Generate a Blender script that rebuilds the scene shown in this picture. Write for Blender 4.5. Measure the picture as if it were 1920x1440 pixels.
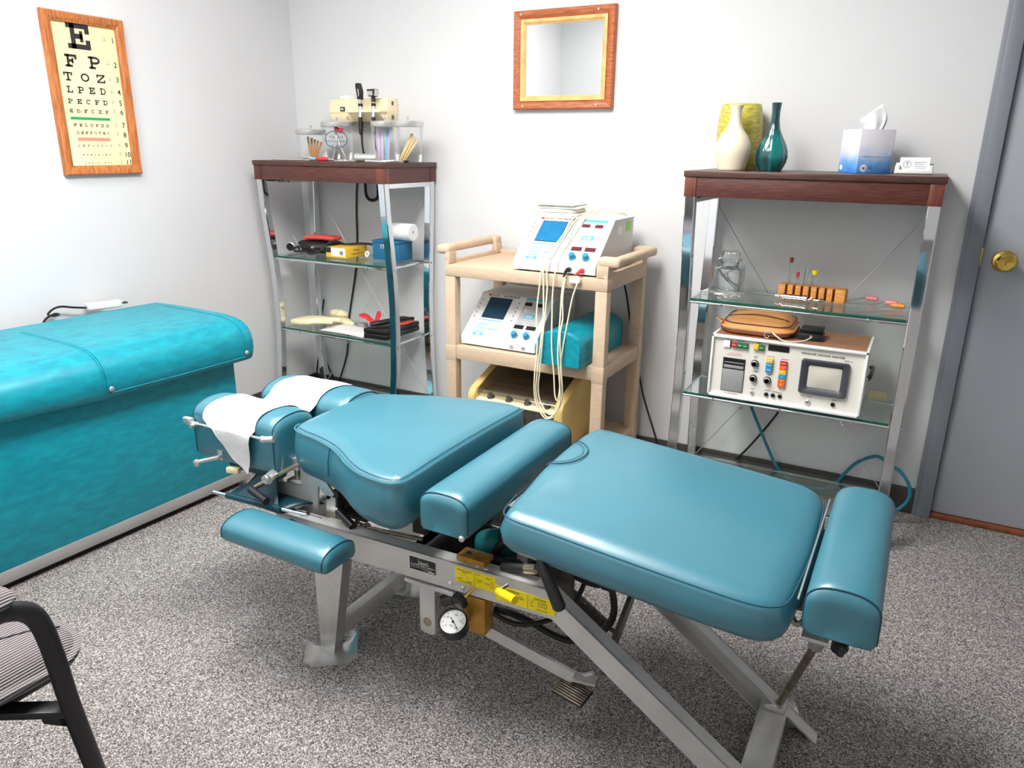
import bpy, bmesh, math, random
from mathutils import Vector, Matrix
for o in list(bpy.data.objects): bpy.data.objects.remove(o, do_unlink=True)
SC = bpy.context.scene
COL = SC.collection
random.seed(4)
PI = math.pi

# ------------------------------------------------------------ camera
PITCH, YAW, ROLL = math.radians(17.5239), math.radians(28.4195), math.radians(0.66887)
CAM = Vector((0, 0, 1.28))
fwd = Vector((-math.sin(YAW)*math.cos(PITCH), math.cos(YAW)*math.cos(PITCH), -math.sin(PITCH)))
rgt = Vector((math.cos(YAW), math.sin(YAW), 0))
upv = rgt.cross(fwd)
r2 = math.cos(ROLL)*rgt + math.sin(ROLL)*upv
u2 = -math.sin(ROLL)*rgt + math.cos(ROLL)*upv
cd = bpy.data.cameras.new('camera')
cd.sensor_fit = 'HORIZONTAL'; cd.sensor_width = 36; cd.lens = 1400.8/1920*36
cd.clip_start = 0.02
cam = bpy.data.objects.new('camera', cd); COL.objects.link(cam)
cam.matrix_world = Matrix(((r2.x, u2.x, -fwd.x, CAM.x), (r2.y, u2.y, -fwd.y, CAM.y), (r2.z, u2.z, -fwd.z, CAM.z), (0, 0, 0, 1)))
SC.camera = cam

# ------------------------------------------------------------ world, exposure, lamp strength
W = bpy.data.worlds.new('world'); SC.world = W; W.use_nodes = True
W.node_tree.nodes['Background'].inputs[0].default_value = (1, .98, .96, 1)
W.node_tree.nodes['Background'].inputs[1].default_value = 0.3
SC.view_settings.view_transform = 'Standard'; SC.view_settings.look = 'None'
SC.view_settings.gamma = 1; SC.view_settings.use_curve_mapping = False
SC.view_settings.exposure = 0.72
# ceiling troffers: centre x, y, size x, size y, watts
LAMPS = [(-1.08, 1.22, 0.6, 1.2, 21), (-2.05, 0.85, 0.6, 1.2, 8)]
CEIL = 2.45

# ------------------------------------------------------------ helpers
def S(r, g, b):
    f = lambda c: (c/255/12.92) if c/255 <= .04045 else ((c/255+.055)/1.055)**2.4
    return (f(r), f(g), f(b), 1)

MATS = {}
def M(name, col, rough=.5, metal=0, var=0, vs=8, col2=None, bump=0, bs=150, st=(1, 1, 1), spec=.5, coat=0, emit=0, lo=.35, hi=.65, detail=4):
    m = bpy.data.materials.new(name); m.use_nodes = True; nt = m.node_tree; N = nt.nodes; L = nt.links
    p = N['Principled BSDF']
    p.inputs['Base Color'].default_value = col; p.inputs['Roughness'].default_value = rough; p.inputs['Metallic'].default_value = metal
    p.inputs['Specular IOR Level'].default_value = spec
    if coat: p.inputs['Coat Weight'].default_value = coat; p.inputs['Coat Roughness'].default_value = .15
    if emit: p.inputs['Emission Color'].default_value = col; p.inputs['Emission Strength'].default_value = emit
    tc = N.new('ShaderNodeTexCoord'); mp = N.new('ShaderNodeMapping'); mp.inputs['Scale'].default_value = st
    L.new(tc.outputs['Object'], mp.inputs['Vector'])
    nz = N.new('ShaderNodeTexNoise'); nz.inputs['Scale'].default_value = vs; nz.inputs['Detail'].default_value = detail
    L.new(mp.outputs[0], nz.inputs['Vector'])
    c2 = col2 or tuple(min(1, c*(1-var)) for c in col[:3])+(1,)
    rp = N.new('ShaderNodeValToRGB'); rp.color_ramp.elements[0].position = lo; rp.color_ramp.elements[1].position = hi
    rp.color_ramp.elements[0].color = c2; rp.color_ramp.elements[1].color = col
    L.new(nz.outputs['Fac'], rp.inputs[0]); L.new(rp.outputs[0], p.inputs['Base Color'])
    if bump:
        n2 = N.new('ShaderNodeTexNoise'); n2.inputs['Scale'].default_value = bs; n2.inputs['Detail'].default_value = 3
        L.new(mp.outputs[0], n2.inputs['Vector'])
        bp = N.new('ShaderNodeBump'); bp.inputs['Strength'].default_value = bump; bp.inputs['Distance'].default_value = .002
        L.new(n2.outputs['Fac'], bp.inputs['Height']); L.new(bp.outputs[0], p.inputs['Normal'])
    MATS[name] = m
    return m

def GL(name, tint=(.97, .99, .98, 1), ior=1.45, boost=1.0, base=.03, rough=.03):
    m = bpy.data.materials.new(name); m.use_nodes = True; nt = m.node_tree; N = nt.nodes; L = nt.links
    N.remove(N['Principled BSDF']); out = N['Material Output']
    t = N.new('ShaderNodeBsdfTransparent'); t.inputs[0].default_value = tint
    g = N.new('ShaderNodeBsdfGlossy'); g.inputs['Roughness'].default_value = rough; g.inputs[0].default_value = (.95, .97, .97, 1)
    fr = N.new('ShaderNodeLayerWeight'); fr.inputs['Blend'].default_value = .25
    ma = N.new('ShaderNodeMath'); ma.operation = 'MULTIPLY_ADD'; ma.inputs[1].default_value = boost; ma.inputs[2].default_value = base; ma.use_clamp = True
    L.new(fr.outputs['Fresnel'], ma.inputs[0])
    mx = N.new('ShaderNodeMixShader'); L.new(ma.outputs[0], mx.inputs[0]); L.new(t.outputs[0], mx.inputs[1]); L.new(g.outputs[0], mx.inputs[2])
    L.new(mx.outputs[0], out.inputs[0]); MATS[name] = m
    return m

class B:
    def __init__(s): s.v = []; s.f = []; s.mi = []; s.cur = 0; s.M = Matrix()
    def raw(s, vs, fs, M=None):
        k = len(s.v); T = s.M @ M if M else s.M
        s.v += [T @ Vector(v) for v in vs]
        s.f += [tuple(i+k for i in f) for f in fs]; s.mi += [s.cur]*len(fs)
        return s
    def box(s, x0, x1, y0, y1, z0, z1, bev=0, seg=2, M=None):
        x0, x1 = min(x0, x1), max(x0, x1); y0, y1 = min(y0, y1), max(y0, y1); z0, z1 = min(z0, z1), max(z0, z1)
        bm = bmesh.new()
        vs = [bm.verts.new((x, y, z)) for x in (x0, x1) for y in (y0, y1) for z in (z0, z1)]
        for f in ((0, 1, 3, 2), (4, 6, 7, 5), (0, 4, 5, 1), (2, 3, 7, 6), (0, 2, 6, 4), (1, 5, 7, 3)): bm.faces.new([vs[i] for i in f])
        if bev: bmesh.ops.bevel(bm, geom=bm.edges[:], offset=min(bev, .49*min(x1-x0, y1-y0, z1-z0)), segments=seg, affect='EDGES', profile=.5)
        bm.verts.index_update()
        s.raw([v.co.copy() for v in bm.verts], [[v.index for v in f.verts] for f in bm.faces], M); bm.free()
        return s
    def bar(s, p, q, w, h, up=(0, 0, 1), bev=0):
        p, q = Vector(p), Vector(q); d = (q-p); n = d.length; d.normalize()
        sd = d.cross(Vector(up)).normalized(); u = sd.cross(d)
        T = Matrix(((sd.x, d.x, u.x, p.x), (sd.y, d.y, u.y, p.y), (sd.z, d.z, u.z, p.z), (0, 0, 0, 1)))
        return s.box(-w/2, w/2, 0, n, -h/2, h/2, bev, M=T)
    def tube(s, pts, r, seg=8, sm=0, closed=False, flat=1.0):
        pts = [Vector(p) for p in pts]
        if sm: pts = catmull(pts, sm, closed)
        n = len(pts); rr = r if isinstance(r, (list, tuple)) else [r]*n
        if len(rr) != n: rr = [rr[min(len(rr)-1, int(i*(len(rr)-1)/(n-1)+.5))] for i in range(n)]
        vs = []; fs = []; pv = None
        for i, p in enumerate(pts):
            a = pts[(i-1) % n] if (closed or i) else p; c = pts[(i+1) % n] if (closed or i < n-1) else p
            t = (c-a).normalized()
            if pv is None:
                pv = t.cross(Vector((0, 0, 1)))
                if pv.length < .05: pv = t.cross(Vector((1, 0, 0)))
            pv = (pv - t*pv.dot(t)).normalized(); w = t.cross(pv)
            for k in range(seg):
                an = 2*PI*k/seg; vs.append(p + (pv*math.cos(an) + w*math.sin(an)*flat)*rr[i])
        for i in range(n if closed else n-1):
            j = (i+1) % n
            for k in range(seg): fs.append((i*seg+k, i*seg+(k+1) % seg, j*seg+(k+1) % seg, j*seg+k))
        if not closed: fs += [tuple(range(seg))[::-1], tuple((n-1)*seg+k for k in range(seg))]
        return s.raw(vs, fs)
    def lathe(s, prof, seg=24, M=None, cx=0, cy=0, lobes=0, amp=0):
        vs = []; fs = []; n = len(prof)
        for (r, z) in prof:
            for k in range(seg):
                a = 2*PI*k/seg; q = r*(1+amp*math.cos(a*lobes)) if lobes else r
                vs.append((cx+q*math.cos(a), cy+q*math.sin(a), z))
        for i in range(n-1):
            for k in range(seg): fs.append((i*seg+k, i*seg+(k+1) % seg, (i+1)*seg+(k+1) % seg, (i+1)*seg+k))
        if prof[0][0] > 1e-6: fs.append(tuple(range(seg))[::-1])
        if prof[-1][0] > 1e-6: fs.append(tuple((n-1)*seg+k for k in range(seg)))
        return s.raw(vs, fs, M)
    def cyl(s, p, q, r, seg=14, r2=None):
        return s.tube([p, q], [r, r if r2 is None else r2], seg)
    def prism(s, poly, z0, z1, M=None, bev=0):
        n = len(poly)
        if bev:
            bm = bmesh.new(); lo = [bm.verts.new((x, y, z0)) for x, y in poly]; hi = [bm.verts.new((x, y, z1)) for x, y in poly]
            bm.faces.new(lo[::-1]); bm.faces.new(hi)
            for i in range(n): bm.faces.new((lo[i], lo[(i+1) % n], hi[(i+1) % n], hi[i]))
            bmesh.ops.bevel(bm, geom=bm.edges[:], offset=bev, segments=2, affect='EDGES', profile=.5); bm.verts.index_update()
            s.raw([v.co.copy() for v in bm.verts], [[v.index for v in f.verts] for f in bm.faces], M); bm.free(); return s
        vs = [(x, y, z0) for x, y in poly]+[(x, y, z1) for x, y in poly]
        fs = [tuple(range(n))[::-1], tuple(range(n, 2*n))]+[(i, (i+1) % n, n+(i+1) % n, n+i) for i in range(n)]
        return s.raw(vs, fs, M)
    def grid(s, fn, nu, nv):
        vs = [fn(i/nu, j/nv) for i in range(nu+1) for j in range(nv+1)]
        fs = [(i*(nv+1)+j, (i+1)*(nv+1)+j, (i+1)*(nv+1)+j+1, i*(nv+1)+j+1) for i in range(nu) for j in range(nv)]
        return s.raw(vs, fs)
    def rings(s, R, cap0=True, cap1=True):
        n = len(R[0]); vs = [p for r in R for p in r]; fs = []
        for i in range(len(R)-1):
            for k in range(n): fs.append((i*n+k, i*n+(k+1) % n, (i+1)*n+(k+1) % n, (i+1)*n+k))
        if cap0: fs.append(tuple(range(n))[::-1])
        if cap1: fs.append(tuple((len(R)-1)*n+k for k in range(n)))
        return s.raw(vs, fs)
    def cushion(s, out, zt, th, r=.02, dome=.008, under=.015, bulge=.004):
        """padded slab: out = closed outline, zt(x, y) = height of the seam, th = thickness below it"""
        nr = normals(out); cx = sum(p[0] for p in out)/len(out); cy = sum(p[1] for p in out)/len(out)
        def ring(d, dz, k=1): return [(cx+(x-nx*d-cx)*k, cy+(y-ny*d-cy)*k, zt(x, y)+dz) for (x, y), (nx, ny) in zip(out, nr)]
        bx0, bx1, by0, by1 = min(p[0] for p in out), max(p[0] for p in out), min(p[1] for p in out), max(p[1] for p in out)
        def top(k):
            q = []
            for x, y, z in ring(r*1.3, r*.25, k):
                u, w = (x-(bx0+bx1)/2)/((bx1-bx0)/2), (y-(by0+by1)/2)/((by1-by0)/2); e = max(0, 1-u*u)*max(0, 1-w*w)
                q.append((x, y, zt(x, y)+r*.25+dome*e))
            return q
        R = [ring(under, -th), ring(under*.25, -th+.006), ring(-bulge*.5, -th*.75), ring(-bulge, -th*.45), ring(0, -r*.55), ring(r*.25, -r*.15), ring(r*.7, r*.12), top(1)]
        R += [top(k) for k in (.92, .84, .72, .58, .42, .26, .1)]
        return s.rings(R)
    def text(s, t, size, M, align='CENTER', ext=.0002, wide=1.0):
        key = t
        if key not in TX:
            c = bpy.data.curves.new('t', 'FONT'); c.body = t; c.size = 1; c.resolution_u = 2; c.offset = .012; c.align_x = 'LEFT'; c.align_y = 'BOTTOM_BASELINE'
            o = bpy.data.objects.new('t', c); COL.objects.link(o)
            dg = bpy.context.evaluated_depsgraph_get(); me = bpy.data.meshes.new_from_object(o.evaluated_get(dg))
            TX[key] = ([tuple(v.co) for v in me.vertices], [tuple(p.vertices) for p in me.polygons])
            bpy.data.objects.remove(o); bpy.data.curves.remove(c); bpy.data.meshes.remove(me)
        vs, fs = TX[key]; w = max(v[0] for v in vs); off = {'LEFT': 0, 'CENTER': -w/2, 'RIGHT': -w}[align]
        return s.raw([((v[0]+off)*size*wide, v[1]*size, ext) for v in vs], fs, M)
TX = {}

def catmull(P, k, closed=False):
    n = len(P); o = []
    for i in range(n if closed else n-1):
        g = lambda j: P[j % n] if closed else P[max(0, min(n-1, j))]
        a, b, c, d = g(i-1), g(i), g(i+1), g(i+2)
        for t in range(k):
            u = t/k; o.append(.5*((2*b)+(c-a)*u+(2*a-5*b+4*c-d)*u*u+(3*b-a-3*c+d)*u**3))
    if not closed: o.append(P[-1])
    return o
def spline2(P, k=6, closed=True):
    return [(v.x, v.y) for v in catmull([Vector((x, y, 0)) for x, y in P], k, closed)]
def normals(out):
    n = len(out); ar = sum(out[i][0]*out[(i+1) % n][1]-out[(i+1) % n][0]*out[i][1] for i in range(n)); sg = 1 if ar > 0 else -1
    r = []
    for i in range(n):
        a, c = out[i-1], out[(i+1) % n]; dx, dy = c[0]-a[0], c[1]-a[1]; l = math.hypot(dx, dy) or 1
        r.append((sg*dy/l, -sg*dx/l))
    return r
def rrect(x0, x1, y0, y1, r, k=5, sub=6):
    o = []
    for cx, cy, a in ((x1-r, y1-r, 0), (x0+r, y1-r, PI/2), (x0+r, y0+r, PI), (x1-r, y0+r, 1.5*PI)):
        for i in range(k+1): t = a+PI/2*i/k; o.append((cx+r*math.cos(t), cy+r*math.sin(t)))
    if sub > 1:
        q = []
        for i, p in enumerate(o):
            c = o[(i+1) % len(o)]; d = math.hypot(c[0]-p[0], c[1]-p[1]); m = sub if d > r*.8 else 1
            q += [(p[0]+(c[0]-p[0])*t/m, p[1]+(c[1]-p[1])*t/m) for t in range(m)]
        o = q
    return o
def T(x, y, z, rz=0): return Matrix.Translation((x, y, z)) @ Matrix.Rotation(rz, 4, 'Z')
def frame(o, X, Y, Z): return Matrix(((X[0], Y[0], Z[0], o[0]), (X[1], Y[1], Z[1], o[1]), (X[2], Y[2], Z[2], o[2]), (0, 0, 0, 1)))
def FY(x, y, z): return frame((x, y, z), (1, 0, 0), (0, 0, 1), (0, -1, 0))      # faces the room from the back wall
def FX(x, y, z): return frame((x, y, z), (0, 1, 0), (0, 0, 1), (1, 0, 0))       # faces the room from the left wall

WM = {}
def tag(o, label, cat, group=None):
    o['label'] = label; o['category'] = cat
    if group: o['group'] = group
    return o
def thing(name, label, cat, loc=(0, 0, 0), group=None):
    o = bpy.data.objects.new(name, None); COL.objects.link(o); o.location = loc; o.empty_display_size = .05
    WM[o.name] = Vector(loc)
    return tag(o, label, cat, group)
def add(name, b, mat, parent=None, label=None, smooth=35):
    if parent is not None: org = WM[parent.name]
    else:
        xs = [v.x for v in b.v]; ys = [v.y for v in b.v]; zs = [v.z for v in b.v]
        org = Vector(((min(xs)+max(xs))/2, (min(ys)+max(ys))/2, min(zs)))
    me = bpy.data.meshes.new(name); me.from_pydata([v-org for v in b.v], [], b.f)
    for mm in (mat if isinstance(mat, (list, tuple)) else [mat]): me.materials.append(MATS[mm] if isinstance(mm, str) else mm)
    for p, i in zip(me.polygons, b.mi): p.material_index = i
    bm = bmesh.new(); bm.from_mesh(me); bmesh.ops.recalc_face_normals(bm, faces=bm.faces[:]); bm.to_mesh(me); bm.free()
    if smooth: me.shade_smooth(); me.set_sharp_from_angle(angle=math.radians(smooth))
    o = bpy.data.objects.new(name, me); COL.objects.link(o); WM[o.name] = org.copy()
    if parent is not None: o.parent = parent
    else: o.location = org
    if label: o['label'] = label
    return o
def solo(name, b, mat, label, cat, group=None, smooth=35): return tag(add(name, b, mat, None, None, smooth), label, cat, group)
def struct(name, b, mat, parent=None):
    o = add(name, b, mat, parent)
    if parent is None: o['kind'] = 'structure'
    return o

# ------------------------------------------------------------ materials
M('wall_paint', S(216, 216, 217), .85, var=.03, vs=1.5, bump=.08, bs=300, spec=.2)
M('wall_paint_left', S(219, 218, 220), .85, var=.03, vs=1.5, bump=.08, bs=300, spec=.2)
M('ceiling_tile', S(232, 232, 230), .9, var=.05, vs=120)
M('baseboard_vinyl', S(66, 61, 58), .5)
M('door_paint', S(160, 163, 171), .45, var=.04, vs=2)
M('casing_paint', S(128, 132, 141), .4, var=.04, vs=3)
M('threshold_wood', S(130, 72, 42), .5, var=.4, vs=30)
M('brass', S(225, 190, 95), .15, 1, var=.1)
M('brass_dirty', S(206, 152, 66), .4, .5, var=.3, vs=40)
M('chrome', S(225, 228, 232), .06, 1)
M('steel', S(216, 214, 211), .3, .7, var=.12, vs=30)
M('aluminium', S(212, 210, 207), .42, .5, var=.12, vs=14, bump=.05, bs=80)
M('kick_metal', S(178, 176, 174), .4, .4, var=.1)
M('steel_dark', S(96, 90, 86), .45, .7, var=.3, vs=40)
M('steel_worn', S(170, 158, 140), .35, .9, var=.35, vs=50)
M('bench_vinyl', S(4, 152, 169), .42, col2=S(0, 128, 148), vs=42, st=(1, .45, 1.3), bump=.12, bs=60, lo=.3, hi=.7, detail=8)
M('table_vinyl', S(55, 121, 139), .40, var=.10, vs=4, bump=.06, bs=500, spec=.8, coat=.25)
M('seam_thread', S(20, 74, 92), .6)
M('dark_vinyl', S(10, 62, 76), .4, var=.15)
M('paper', S(226, 226, 226), .9, var=.07, vs=60, bump=.3, bs=160)
M('white', S(240, 240, 240), .45)
M('white_dull', S(226, 225, 220), .6)
M('off_white', S(226, 219, 200), .5)
M('cream', S(240, 226, 188), .45, var=.03)
M('cream_dark', S(222, 190, 120), .5, var=.1, vs=10)
M('mahogany', S(96, 50, 40), .35, col2=S(66, 32, 28), vs=6, st=(3, 40, 40), spec=.5)
M('mahogany_top', S(88, 54, 44), .35, col2=S(58, 36, 32), vs=6, st=(3, 60, 60))
M('mahogany_light', S(120, 64, 46), .35, col2=S(92, 46, 36), vs=6, st=(30, 40, 4))
M('oak_v', S(206, 128, 70), .4, col2=S(160, 88, 44), vs=5, st=(30, 30, 3), bump=.05, bs=100)
M('oak_h', S(204, 126, 70), .4, col2=S(158, 86, 44), vs=5, st=(3, 3, 40), bump=.05, bs=100)
M('cherry_v', S(196, 112, 66), .4, col2=S(150, 76, 44), vs=5, st=(30, 30, 3))
M('cherry_h', S(196, 112, 66), .4, col2=S(150, 78, 44), vs=5, st=(3, 30, 30))
M('maple', S(238, 196, 128), .45, col2=S(222, 172, 104), vs=6, st=(5, 5, 5))
M('chart_paper', S(250, 238, 196), .6, col2=S(244, 226, 170), vs=3)
M('ink', S(38, 36, 40), .6)
M('ink_grey', S(120, 112, 96), .6)
M('chart_green', S(24, 158, 92), .5)
M('chart_pink', S(238, 140, 116), .5)
M('mirror_glass', (.68, .69, .69, 1), .015, 1)
M('black', S(24, 24, 27), .35)
M('rubber', S(30, 29, 30), .55)
M('black_leather', S(34, 33, 36), .45, var=.3, bump=.2, bs=200)
M('red', S(222, 54, 58), .45)
M('red_pouch', S(226, 84, 74), .5)
M('dark_red', S(96, 40, 50), .3)
M('grey', S(196, 198, 199), .45)
M('grey_mid', S(150, 151, 152), .5)
M('grey_dark', S(74, 74, 78), .4)
M('grey_light', S(214, 214, 214), .5)
M('lcd_blue', S(28, 120, 170), .25, var=.12, vs=30)
M('lcd_dark', S(30, 66, 92), .12)
M('cyan', S(60, 186, 220), .45)
M('knob_blue', S(44, 148, 190), .35)
M('cart_plastic', S(208, 184, 158), .55, col2=S(200, 175, 149), vs=6, st=(4, 4, 12), bump=.1, bs=160)
M('lead_wire', S(236, 226, 194), .5)
M('towel', S(246, 244, 238), .95, var=.06, vs=60, bump=.5, bs=260)
M('smoke_knob', S(86, 84, 82), .3)
M('orange_wood', S(226, 158, 80), .5, col2=S(204, 130, 60), vs=6, st=(5, 30, 30))
M('depressor', S(196, 150, 104), .6, var=.15, vs=20)
M('stick_light', S(232, 200, 140), .6, var=.12, vs=20)
M('stick_blue', S(120, 190, 224), .5)
M('stick_lilac', S(206, 186, 218), .5)
M('tan_leather', S(224, 156, 98), .42, var=.18, vs=7, bump=.2, bs=120)
M('tan_dark', S(92, 52, 30), .6)
M('walnut_laminate', S(178, 132, 98), .5, col2=S(140, 98, 70), vs=5, st=(3, 50, 50))
M('analyzer_face', S(226, 223, 214), .5)
M('crt', S(204, 200, 186), .12)
M('bezel', S(66, 68, 76), .35)
M('b_red', S(196, 34, 54), .4); M('b_green', S(20, 108, 62), .4); M('b_yellow', S(240, 192, 40), .4)
M('b_blue', S(30, 148, 200), .4); M('b_orange', S(238, 104, 34), .4)
M('label_yellow', S(250, 226, 10), .4)
M('glaze_lime', S(214, 206, 104), .35, col2=S(178, 162, 60), vs=14, st=(3, 3, 9), bump=.6, bs=60)
M('glaze_cream', S(238, 226, 200), .4, var=.05, vs=6, st=(1, 1, 12))
M('glaze_teal', S(8, 118, 116), .12, col2=S(2, 52, 58), vs=14, st=(2, 2, .4), coat=.6, lo=.4, hi=.6)
M('card_white', S(240, 240, 242), .6)
M('sky_print', S(90, 158, 232), .5)
M('chair_fabric', S(148, 138, 142), .9)
M('chair_paint', S(26, 24, 27), .4)
M('motor_teal', S(14, 132, 134), .5, var=.3, vs=20)
M('plate_cream', S(232, 224, 176), .5)
M('hose_teal', S(20, 118, 140), .4)
M('pad_cyan', S(150, 218, 232), .6)
M('pink_handle', S(232, 140, 140), .35)
M('glove', S(238, 226, 186), .6, var=.08, vs=20)
M('box_yellow', S(238, 190, 60), .5)
M('box_blue', S(14, 106, 150), .4, var=.1)
M('navy', S(20, 70, 110), .5)
GL('glass', tint=(.985, .99, .99, 1), boost=.42, base=.015)
GL('glass_thick', tint=(.95, .965, .96, 1), boost=.8, base=.04)
GL('glass_shelf', tint=(.93, .97, .95, 1), boost=.45, base=.02)
GL('smoke_lid', tint=(.66, .63, .58, 1), boost=.5, base=.10)
GL('clear_sheet', tint=(.93, .93, .93, 1), boost=.3, base=.16, rough=.3)
M('glass_edge', S(24, 84, 66), .15)

# carpet: speckled loop pile
def carpet():
    m = bpy.data.materials.new('carpet_pile'); m.use_nodes = True; N = m.node_tree.nodes; L = m.node_tree.links; p = N['Principled BSDF']
    tc = N.new('ShaderNodeTexCoord')
    v = N.new('ShaderNodeTexVoronoi'); v.inputs['Scale'].default_value = 390; L.new(tc.outputs['Object'], v.inputs['Vector'])
    sx = N.new('ShaderNodeSeparateColor'); L.new(v.outputs['Color'], sx.inputs[0])
    r = N.new('ShaderNodeValToRGB'); e = r.color_ramp.elements; e[0].position = .0; e[0].color = S(66, 60, 59); e[1].position = 1; e[1].color = S(216, 212, 208)
    k = e.new(.35); k.color = S(124, 118, 116); k = e.new(.75); k.color = S(168, 163, 160)
    L.new(sx.outputs[0], r.inputs[0])
    n = N.new('ShaderNodeTexNoise'); n.inputs['Scale'].default_value = 2.2; n.inputs['Detail'].default_value = 3; L.new(tc.outputs['Object'], n.inputs[0])
    r3 = N.new('ShaderNodeMapRange'); r3.inputs[3].default_value = .72; r3.inputs[4].default_value = 1.06; L.new(n.outputs['Fac'], r3.inputs[0])
    mx = N.new('ShaderNodeMix'); mx.data_type = 'RGBA'; mx.blend_type = 'MULTIPLY'; mx.inputs[0].default_value = 1
    L.new(r.outputs[0], mx.inputs[6]); L.new(r3.outputs[0], mx.inputs[7]); L.new(mx.outputs[2], p.inputs['Base Color'])
    bp = N.new('ShaderNodeBump'); bp.inputs['Strength'].default_value = .5; bp.inputs['Distance'].default_value = .003; L.new(v.outputs['Distance'], bp.inputs['Height']); L.new(bp.outputs[0], p.inputs['Normal'])
    p.inputs['Roughness'].default_value = .95; p.inputs['Specular IOR Level'].default_value = .1
    MATS['carpet_pile'] = m
carpet()
# ribbed chair fabric: fine ribs across the chair
def ribs():
    m = MATS['chair_fabric']; N = m.node_tree.nodes; L = m.node_tree.links; p = N['Principled BSDF']
    tc = N.new('ShaderNodeTexCoord'); w = N.new('ShaderNodeTexWave'); w.wave_type = 'BANDS'; w.bands_direction = 'DIAGONAL'
    mp = N.new('ShaderNodeMapping'); mp.inputs['Rotation'].default_value = (0, 0, 0); mp.inputs['Scale'].default_value = (1, .0, -1)
    L.new(tc.outputs['Object'], mp.inputs[0]); L.new(mp.outputs[0], w.inputs[0]); w.inputs['Scale'].default_value = 98; w.inputs['Distortion'].default_value = .25; w.inputs['Detail Scale'].default_value = 20
    r = N.new('ShaderNodeValToRGB'); r.color_ramp.elements[0].color = S(80, 72, 75); r.color_ramp.elements[1].color = S(152, 145, 147)
    r.color_ramp.elements[0].position = .2; r.color_ramp.elements[1].position = .7
    L.new(w.outputs['Fac'], r.inputs[0]); L.new(r.outputs[0], p.inputs['Base Color'])
    bp = N.new('ShaderNodeBump'); bp.inputs['Strength'].default_value = .7; bp.inputs['Distance'].default_value = .003; L.new(w.outputs['Fac'], bp.inputs['Height']); L.new(bp.outputs[0], p.inputs['Normal'])
ribs()

# ------------------------------------------------------------ room shell
XL, YB, XR, YF = -2.807, 2.925, 1.75, -0.12
DX0, DX1, DH = 0.172, 1.02, 2.04
struct('floor', B().box(XL-.1, XR+.1, YF-1.5, YB+.4, -.1, 0), 'carpet_pile')
struct('ceiling', B().box(XL-.1, XR+.1, YF-.1, YB+.1, CEIL, CEIL+.1), 'ceiling_tile')
b = B(); b.box(XL-.1, DX0, YB, YB+.1, 0, CEIL); b.box(DX1, XR+.1, YB, YB+.1, 0, CEIL); b.box(DX0, DX1, YB, YB+.1, DH, CEIL)
struct('wall_back', b, 'wall_paint')
struct('wall_left', B().box(XL-.1, XL, YF-.1, YB, 0, CEIL), 'wall_paint_left')
struct('wall_right', B().box(XR, XR+.1, YF-.1, YB, 0, CEIL), 'wall_paint')
b = B(); b.box(XL, -.62, YF-.1, YF, 0, CEIL); b.box(.55, XR, YF-.1, YF, 0, CEIL); b.box(-.62, .55, YF-.1, YF, 2.1, CEIL)
struct('wall_front', b, 'wall_paint')
struct('baseboard_back', B().box(XL, .114, YB-.012, YB, 0, .1, .003), 'baseboard_vinyl')
struct('baseboard_left', B().box(XL, XL+.012, YF, YB-.012, 0, .1, .003), 'baseboard_vinyl')
# door: slab, knob, latch; casing as trim
b = B(); b.box(DX0+.006, DX1-.004, YB+.004, YB+.045, .022, DH-.004, .002)
dr = struct('door_1', b, 'door_paint')
kb = B(); KM = FY(.243, YB+.004, .945)
kb.lathe([(.036, 0), (.036, .004), (.033, .008), (.018, .012), (.014, .018), (.014, .03), (.022, .036), (.0275, .046), (.029, .056), (.027, .064), (.022, .068), (.012, .0665), (0, .066)], 32, KM)
kn = add('door_knob', kb, 'brass', dr, 'polished brass door knob')
add('keyhole', B().box(-.0012, .0012, -.006, .006, .0665, .0672, M=KM), 'tan_dark', kn)
b = B()
for i, (w, d) in enumerate(((.060, .012), (.046, .018), (.030, .013), (.016, .016))):
    b.box(DX0-w+.004, DX0+.002, YB-d, YB+.001, 0, DH+.05, .002)
b.box(DX0-.056, DX1+.06, YB-.012, YB+.001, DH, DH+.06, .003); b.box(DX1-.002, DX1+.06, YB-.014, YB+.001, 0, DH+.05, .003)
b.box(DX0-.002, DX0+.005, YB, YB+.09, 0, DH); b.box(DX1-.003, DX1+.002, YB, YB+.09, 0, DH)
tr = struct('trim_1', b, 'casing_paint')
add('strike_plate', B().box(DX0+.0005, DX0+.006, YB-.003, YB+.02, .925, .985, .001), 'brass', tr, 'brass strike plate')
struct('trim_2', B().box(DX0, DX1, YB-.012, YB+.05, 0, .02, .004), 'threshold_wood')
# wall outlet behind the wide shelf
ot = thing('wall_outlet', 'small cream wall outlet plate low on the wall behind the white analyzer', 'outlet', (-.061, YB-.006, .386))
add('plate', B().box(-.092, -.03, YB-.007, YB, .386, .45, .002), 'plate_cream', ot)
add('socket', B().box(-.08, -.042, YB-.0085, YB-.0065, .395, .412, .001), 'off_white', ot)
b = B()
for x in (-.07, -.063, -.056): b.box(x, x+.002, YB-.0092, YB-.0084, .399, .408)
add('slot', b, 'ink', ot)

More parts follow.
